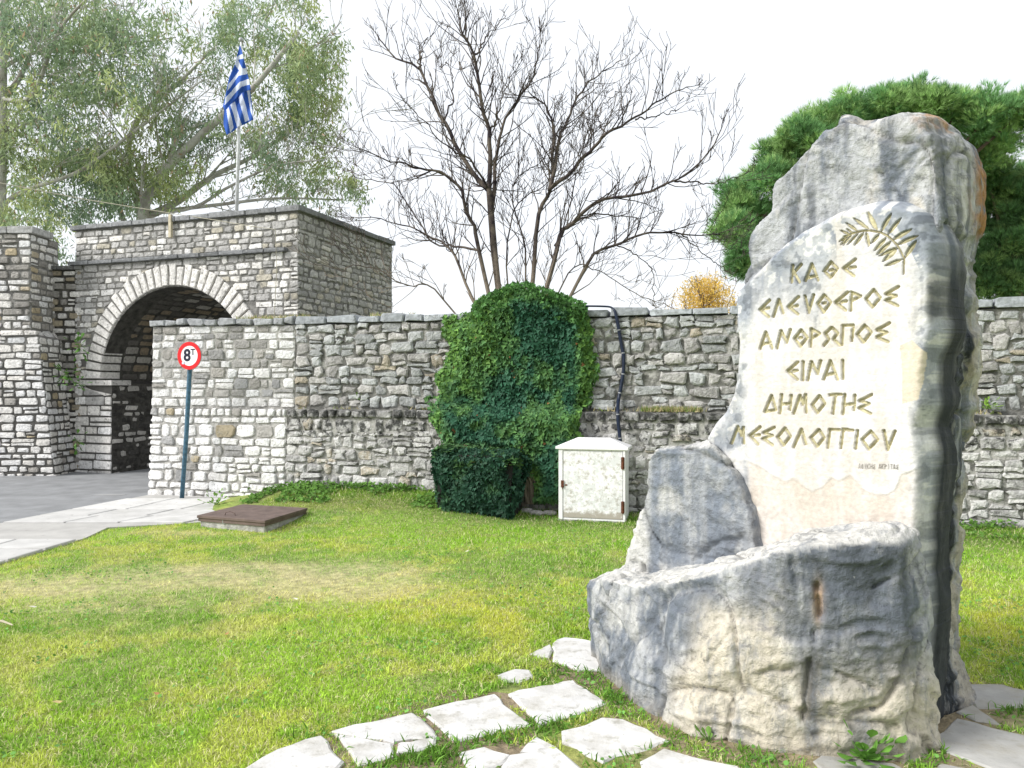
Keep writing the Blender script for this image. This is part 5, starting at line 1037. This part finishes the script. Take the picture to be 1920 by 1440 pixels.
# yellow tree
yt = empty('autumn_tree', W(1322, 800, 22)*np.array([1, 1, 0]), 'small golden yellow autumn tree showing above the wall left of the monument', 'tree')
tr = []; tc = W(1322, 640, 22)
tr.append((np.array([W(1322, 830, 22), W(1322, 640, 22)]), np.array([.12, .08]), 6)); mesh('trunk', *tubes(tr), M['pine_bark'], yt); tb = []; en = []
for k in range(12): grow(tc, [RNG.normal(0, .8), RNG.normal(0, .5), 1.], RNG.uniform(.9, 1.5), .04, 2, tb, .7, .2, 4, 3, ends=en)
mesh('branches', *tubes([(p, np.maximum(r, .008), 3) for p, r, s in tb]), M['pine_bark'], yt)
cs = np.array([W(1322+RNG.normal(0, 26), 562+RNG.uniform(-38, 40), 22+RNG.normal(0, .6)) for _ in range(330)]); k = (proj(cs)[1] > 516+.012*(proj(cs)[0]-1322)**2); cs = cs[k]
v, f, c = leafcloud(cs, np.full(len(cs), .22), 18, .10, lambda p, n: np.array([.80, .56, .14])*RNG.uniform(.6, 1.2, (n, 1)), .2); tag(mesh('foliage', v, f, M['thinleaf'], yt, c), kind='stuff')

# ------------------------------------------------------------------ ivy and hedge
IV = np.array([[0, 0, 0], [-.42, .05, -.10], [-.50, .10, .28], [-.20, .02, .48], [0, -.04, 1.0], [.20, .02, .48], [.50, .10, .28], [.42, .05, -.10], [0, -.06, .3]]); IVF = np.array([[8, 0, 7], [8, 7, 6], [8, 6, 5], [8, 5, 4], [8, 4, 3], [8, 3, 2], [8, 2, 1], [8, 1, 0]])
IVYP = [(872, 590), (885, 568), (905, 556), (935, 548), (960, 538), (990, 545), (1025, 550), (1058, 560), (1095, 575), (1108, 600), (1112, 660), (1118, 690), (1108, 740), (1092, 780), (1085, 830), (1070, 850), (1064, 856), (1066, 948), (994, 946), (1000, 892), (986, 880), (972, 862), (950, 855), (900, 850), (866, 850), (843, 842), (828, 815), (814, 792), (803, 770), (803, 755), (822, 735), (815, 710), (835, 690), (838, 650), (836, 595)]
def ivy_leaves(px, py, bulge, sz, colf, nrm, ang=.5):
    n = len(px); P = np.array([wallpt(a, b, c) for a, b, c in zip(px, py, bulge)])
    out_ = np.tile(nrm, (n, 1))+RNG.normal(0, .38, (n, 3)); out_ /= np.linalg.norm(out_, axis=1)[:, None]
    dn = np.array([0, 0, -1.])+RNG.normal(0, ang, (n, 3)); up = dn-out_*np.sum(dn*out_, 1)[:, None]+out_*.35; up /= np.linalg.norm(up, axis=1)[:, None]; ax = np.cross(out_, up)
    return tmpl(IV, IVF, P, ax, up, sz, colf)
n = 30000; px = RNG.uniform(800, 1122, n); py = RNG.uniform(535, 940, n); q3 = np.stack([px/60, py/60, 0*px], -1); jx = 15*fbm(q3*2.4, 1, 4, 401)
k = inpoly(px+jx, py+jx, IVYP) & (fbm(q3*1.8, 1, 3, 405) > -.8+.2*ss(840, 900, py)); px, py = px[k], py[k]; q3 = q3[k]
de = segd(px, py, IVYP, True); bul = .03+.10*ss(0, 30, de)*(1+.4*ss(700, 560, py))+.07*fbm(q3*1.6, 1, 3, 411)+RNG.uniform(-.07, .05, len(px)); bul += .30*ss(750, 785, py)+.0005*np.clip(py-775, 0, 200)+.08*ss(600, 560, py); bul = np.maximum(bul, .02)
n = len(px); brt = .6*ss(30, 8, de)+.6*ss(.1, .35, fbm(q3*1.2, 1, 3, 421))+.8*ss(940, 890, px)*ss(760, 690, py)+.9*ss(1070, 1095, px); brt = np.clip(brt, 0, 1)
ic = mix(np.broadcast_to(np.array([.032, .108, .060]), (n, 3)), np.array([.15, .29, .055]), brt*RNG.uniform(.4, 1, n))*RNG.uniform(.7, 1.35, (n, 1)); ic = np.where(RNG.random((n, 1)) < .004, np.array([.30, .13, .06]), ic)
ivy = empty('ivy', wallpt(960, 925, .3), 'dense dark green ivy climbing over the wall under the bare tree', 'ivy')
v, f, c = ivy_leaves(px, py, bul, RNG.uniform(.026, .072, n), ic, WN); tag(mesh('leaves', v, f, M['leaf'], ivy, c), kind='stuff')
# loose leaves above the coping
m_ = 2600; px = RNG.uniform(885, 1100, m_); hh_ = np.interp(px, [885, 920, 960, 985, 1030, 1060, 1100], [572, 552, 534, 532, 546, 556, 574]); py = hh_+RNG.random(m_)**1.3*45-4*RNG.random(m_); P = np.array([wallpt(a, b, RNG.uniform(-.45, .3)) for a, b in zip(px, py)])
up = RNG.normal(0, 1, (m_, 3)); ax = np.cross(up, RNG.normal(0, 1, (m_, 3))); v, f, c = tmpl(IV, IVF, P, ax, up, RNG.uniform(.035, .06, m_), np.array([.07, .17, .045])*RNG.uniform(.6, 1.6, (m_, 1))); tag(mesh('leaves', v, f, M['leaf'], ivy, c), kind='stuff')
st = []
for k in range(11):
    x0 = RNG.uniform(984, 1001); p_ = [(x0, 945), (x0+RNG.uniform(-6, 6), 915), (x0+RNG.uniform(-8, 8), 885), (x0+RNG.uniform(-14, 14), 850), (x0+RNG.uniform(-20, 20), 815)]; st.append((smooth_line([wallpt(a, b, (.36 if b > 840 else .30)+RNG.uniform(0, .04)) for a, b in p_], 14), np.linspace(RNG.uniform(.010, .022), .004, 14), 5))
mesh('stem', *tubes(st), M['bark'], ivy)
# clipped hedge block
HO = G(808, 972); HU = WU; HN = WN; HL, HDp, HHt = 1.02, .62, .82
hed = empty('clipped_hedge', HO+HU*.5-HN*.3, 'boxy clipped hedge of dark leaves standing on the grass before the ivy', 'hedge')
HF = lambda u, n_, z: HO+HU*u+HN*n_+np.array([0, 0, z])
core = mesh('core', *box((.06, -HDp+.06, .02), (HL-.06, -.06, HHt-.07), HF), M['hollow_shade'], hed)
Pn = []; Nn = []
for k in range(9000):
    f_ = RNG.choice(4, p=[.48, .26, .13, .13]); a, b = RNG.random(2)
    if f_ == 0: p_ = (a*HL, 0, b*HHt); nn_ = HN
    elif f_ == 1: p_ = (a*HL, -b*HDp, HHt); nn_ = np.array([0, 0, 1.])
    elif f_ == 2: p_ = (0, -a*HDp, b*HHt); nn_ = -HU
    else: p_ = (HL, -a*HDp, b*HHt); nn_ = HU
    q = HF(*p_); cx = np.array([HL/2, -HDp/2, HHt/2]); sh_ = .10*float(vn(q[None], 3.6, 9)[0])-.03+(-.05*a if f_ == 1 else 0)
    rv = np.array(p_)-cx; t_ = np.abs(rv)/np.array([HL/2, HDp/2, HHt/2]); e_ = np.sort(t_)[1]; sh_ -= .11*max(0, e_-.75)/.25; zf = 1-.10*(1-min(1, p_[2]/.3))
    q = q+nn_*(sh_+RNG.uniform(-.05, .03)); q[0] = HO[0]+HU[0]*HL/2+(q[0]-HO[0]-HU[0]*HL/2)*zf; Pn.append(q); Nn.append(nn_)
Pn = np.array(Pn); Nn = np.array(Nn); n = len(Pn); out_ = Nn+RNG.normal(0, .45, (n, 3)); out_ /= np.linalg.norm(out_, axis=1)[:, None]; dn = np.array([0, 0, -1.])+RNG.normal(0, .6, (n, 3)); up = dn-out_*np.sum(dn*out_, 1)[:, None]+out_*.3; up /= np.linalg.norm(up, axis=1)[:, None]
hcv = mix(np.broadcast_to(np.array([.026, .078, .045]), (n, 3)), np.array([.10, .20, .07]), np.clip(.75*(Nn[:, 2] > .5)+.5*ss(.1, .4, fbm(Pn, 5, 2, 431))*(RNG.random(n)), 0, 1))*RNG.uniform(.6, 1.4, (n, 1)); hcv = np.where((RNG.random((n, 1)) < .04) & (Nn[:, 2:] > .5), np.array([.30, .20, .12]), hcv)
v, f, c = tmpl(IV, IVF, Pn, np.cross(out_, up), up, RNG.uniform(.03, .062, n), hcv); tag(mesh('leaves', v, f, M['leaf'], hed, c), kind='stuff')

# ------------------------------------------------------------------ weeds
OV = np.array([[0, 0, 0], [.10, .02, .25], [.26, .05, .6], [.20, .0, .88], [0, -.05, 1], [-.20, .0, .88], [-.26, .05, .6], [-.10, .02, .25], [0, -.06, .6]]); OVF = IVF
def weed(name, base, nleaf, sz, col, label, cat, up_lo=.3, T=OV, spread=.03, nrmk=1.):
    n = nleaf; a = RNG.uniform(0, 2*PI, n); el = RNG.uniform(up_lo, 1.1, n); d = np.stack([np.cos(a)*np.cos(el), np.sin(a)*np.cos(el), np.sin(el)], -1); pos = np.tile(base, (n, 1))+d*RNG.uniform(0, spread, (n, 1)); ax = np.cross(d, [0, 0, 1.]); 
    v, f, c = tmpl(T, OVF, pos, ax, d, sz*RNG.uniform(.45, 1.1, n), np.array(col)*RNG.uniform(.7, 1.3, (n, 1)))
    r = empty(name, base, label, cat); mesh('leaves', v, f, M['leaf'], r, c); s = [(np.array([base-[0, 0, .01], base+d[i]*sz*.5]), np.array([.003, .002]), 4) for i in range(min(n, 14))]; mesh('stem', *tubes(s), M['leaf'], r, np.array([.12, .2, .05])); return r
weed('leafy_weed', G(1622, 1424, .02), 64, .066, (.15, .33, .055), 'leafy green rosette weed growing at the foot of the monument front', 'weed', .1, spread=.16, T=OV*np.array([1.6, 1, 1]))
weed('leafy_weed', G(1330, 1392, .01), 9, .05, (.13, .24, .05), 'tiny leafy sprout in the bare soil left of the rosette weed', 'weed', .3, spread=.05)
gb = G(690, 925, 0.); gb[2] = .17
weed('leafy_weed', gb, 70, .11, (.09, .22, .04), 'tall leafy weed clump against the wall left of the hedge', 'weed', .2, spread=.22)
for (px, py, nn_, lb) in ((405, 948, 46, 'low spreading weed in the pavement crack near the sign post'), (457, 931, 18, 'small dark weed at the foot of the white wall section')):
    weed('leafy_weed', G(px, py, .02), nn_, .07, (.16, .30, .05), lb, 'weed', .05, spread=.20)
def wallweed(px, py, off, n, sz, col, label, dry=False):
    b = wallpt(px, py, off); return weed('wall_weed', b, n, sz, col, label, 'weed', -.2, spread=.12)
wallweed(1850, 765, .10, 40, .07, (.17, .30, .04), 'bright green weed on the wall ledge right of the monument')
wallweed(672, 748, .12, 12, .05, (.16, .28, .05), 'small green weed on the wall ledge left of the ivy')
# weeds at the gate pier corner
for px, py, n_, lb in ((148, 648, 30, 'upper'), (124, 700, 34, 'middle'), (146, 718, 20, 'springing'), (144, 826, 18, 'lowest')):
    tx = {'upper': 'trailing green weed high beside the arch ring on the left', 'middle': 'green weed tuft hanging on the pier left of the arch', 'springing': 'small weed on the impost stone at the arch springing', 'lowest': 'small weed low in the joint of the arch pier'}[lb]
    weed('wall_weed', W(px, py, 13.2), n_, .11, (.09, .2, .04), tx, 'weed', -1.2, spread=.22)
# low leafy plants along the wall foot: countless
n = 5200; u = np.r_[RNG.uniform(2.0, 4.9, 3600), RNG.uniform(9.3, 12.5, 1600)]; off = RNG.random(n)**1.5*np.where(u < 6, .75, .55)+.02; P = WO+WU*u[:, None]+WN*off[:, None]; k = (vn(P, 2.2, 8) > -.35)&(np.abs(P[:, 0]) < 7); P = P[k]; n = len(P); P[:, 2] = gh(P[:, 0], P[:, 1])+RNG.uniform(0, .09, n)*(1-off[k]*.8)
out_ = np.array([0, -.4, 1.])+RNG.normal(0, .5, (n, 3)); up = np.cross(out_, RNG.normal(0, 1, (n, 3))); v, f, c = tmpl(IV, IVF, P, np.cross(out_, up), up, RNG.uniform(.025, .055, n), np.array([.10, .21, .035])*RNG.uniform(.6, 1.5, (n, 1)))
tag(mesh('ground_cover', v, f, M['leaf'], None, c), 'low leafy ground cover along the foot of the rubble wall', 'ground cover', kind='stuff')
# dry grass on the ledge and coping
n = 5200; u = np.r_[RNG.uniform(7.0, 8.9, 2600), RNG.uniform(2.3, 14, 700), RNG.uniform(1.2, 4.2, 1900)]; top_ = np.arange(n) >= 3300
P = WO+WU*u[:, None]+WN*np.where(top_, RNG.uniform(-.6, -.35, n), RNG.uniform(-.22, -.08, n))[:, None]; P[:, 2] = np.where(top_, TOP+.10, 1.25); k = vn(P, 2.6, 18) > np.where(top_, .15, -.2); P = P[k]; n = len(P)
up = RNG.normal(0, .45, (n, 3))+[0, 0, 1]; ax = np.cross(up, RNG.normal(0, 1, (n, 3))); gcol_ = np.where(RNG.random((n, 1)) < .55, np.array([.50, .43, .24]), np.array([.22, .30, .08]))*RNG.uniform(.7, 1.2, (n, 1))
v, f, c = tmpl(TRI, TRIF, P, ax, up, RNG.uniform(.006, .017, n), gcol_); tag(mesh('dry_grass', v, f, M['blade'], None, c), 'dry straw coloured grass on the wall ledge and coping', 'grass', kind='stuff')
# tufts between the flagstones and round the monument's foot
tp = [(1105, 1265), (1120, 1290), (1150, 1310), (1175, 1320), (1112, 1245), (1185, 1312), (1265, 1395), (1225, 1390), (1200, 1398), (1290, 1375), (1370, 1438), (1080, 1345), (1050, 1350), (1000, 1362), (960, 1376), (930, 1385), (870, 1392), (840, 1400), (800, 1415), (760, 1425), (700, 1440), (600, 1385), (1130, 1432), (1040, 1362), (1890, 1330), (1870, 1325), (1810, 1325), (1760, 1345), (1760, 1410), (1440, 1425), (1400, 1420), (1010, 1275), (1060, 1260), (820, 1420), (850, 1430), (1715, 1425), (1905, 1335)]
Vt = []; Ft = []; Ct = []; n0 = 0
for (px, py) in tp:
    c_ = G(px, py); m_ = 85; r_ = RNG.uniform(.04, .09); pos = np.stack([c_[0]+RNG.normal(0, r_, m_), c_[1]+RNG.normal(0, r_, m_), np.full(m_, .0)], -1); k = ~blocked(pos[:, 0], pos[:, 1]); pos = pos[k]; m_ = len(pos)
    if m_ == 0: continue
    up = RNG.normal(0, .75, (m_, 3)); up[:, 2] = 1; ax = np.cross(up, RNG.normal(0, 1, (m_, 3))); v, f, c = tmpl(BL, BLF, pos, ax, up, RNG.uniform(.004, .0085, m_), np.array([.13, .27, .035])*RNG.uniform(.6, 1.5, (m_, 1))); Vt.append(v); Ft.append(f+n0); Ct.append(c); n0 += len(v)
tag(mesh('grass_tufts', np.concatenate(Vt), np.concatenate(Ft), M['blade'], None, np.concatenate(Ct)), 'green grass tufts in the joints between the flagstones', 'grass', kind='stuff')
# stones at the hedge foot
for k, (px, py, lb) in enumerate([(988, 964, 'rough pale stone touching the foot of the hedge'), (1006, 967, 'rough pale stone midway between hedge and cabinet'), (1030, 967, 'rough pale stone nearest the cabinet foot')]):
    c = G(px, py); tag(ball('foot_stone', c+[0, 0, .03], RNG.uniform(.05, .08), M['mortar_light'], None, 2, (1.4, 1, .6)), lb, 'stone', 'loose stones at the wall foot')
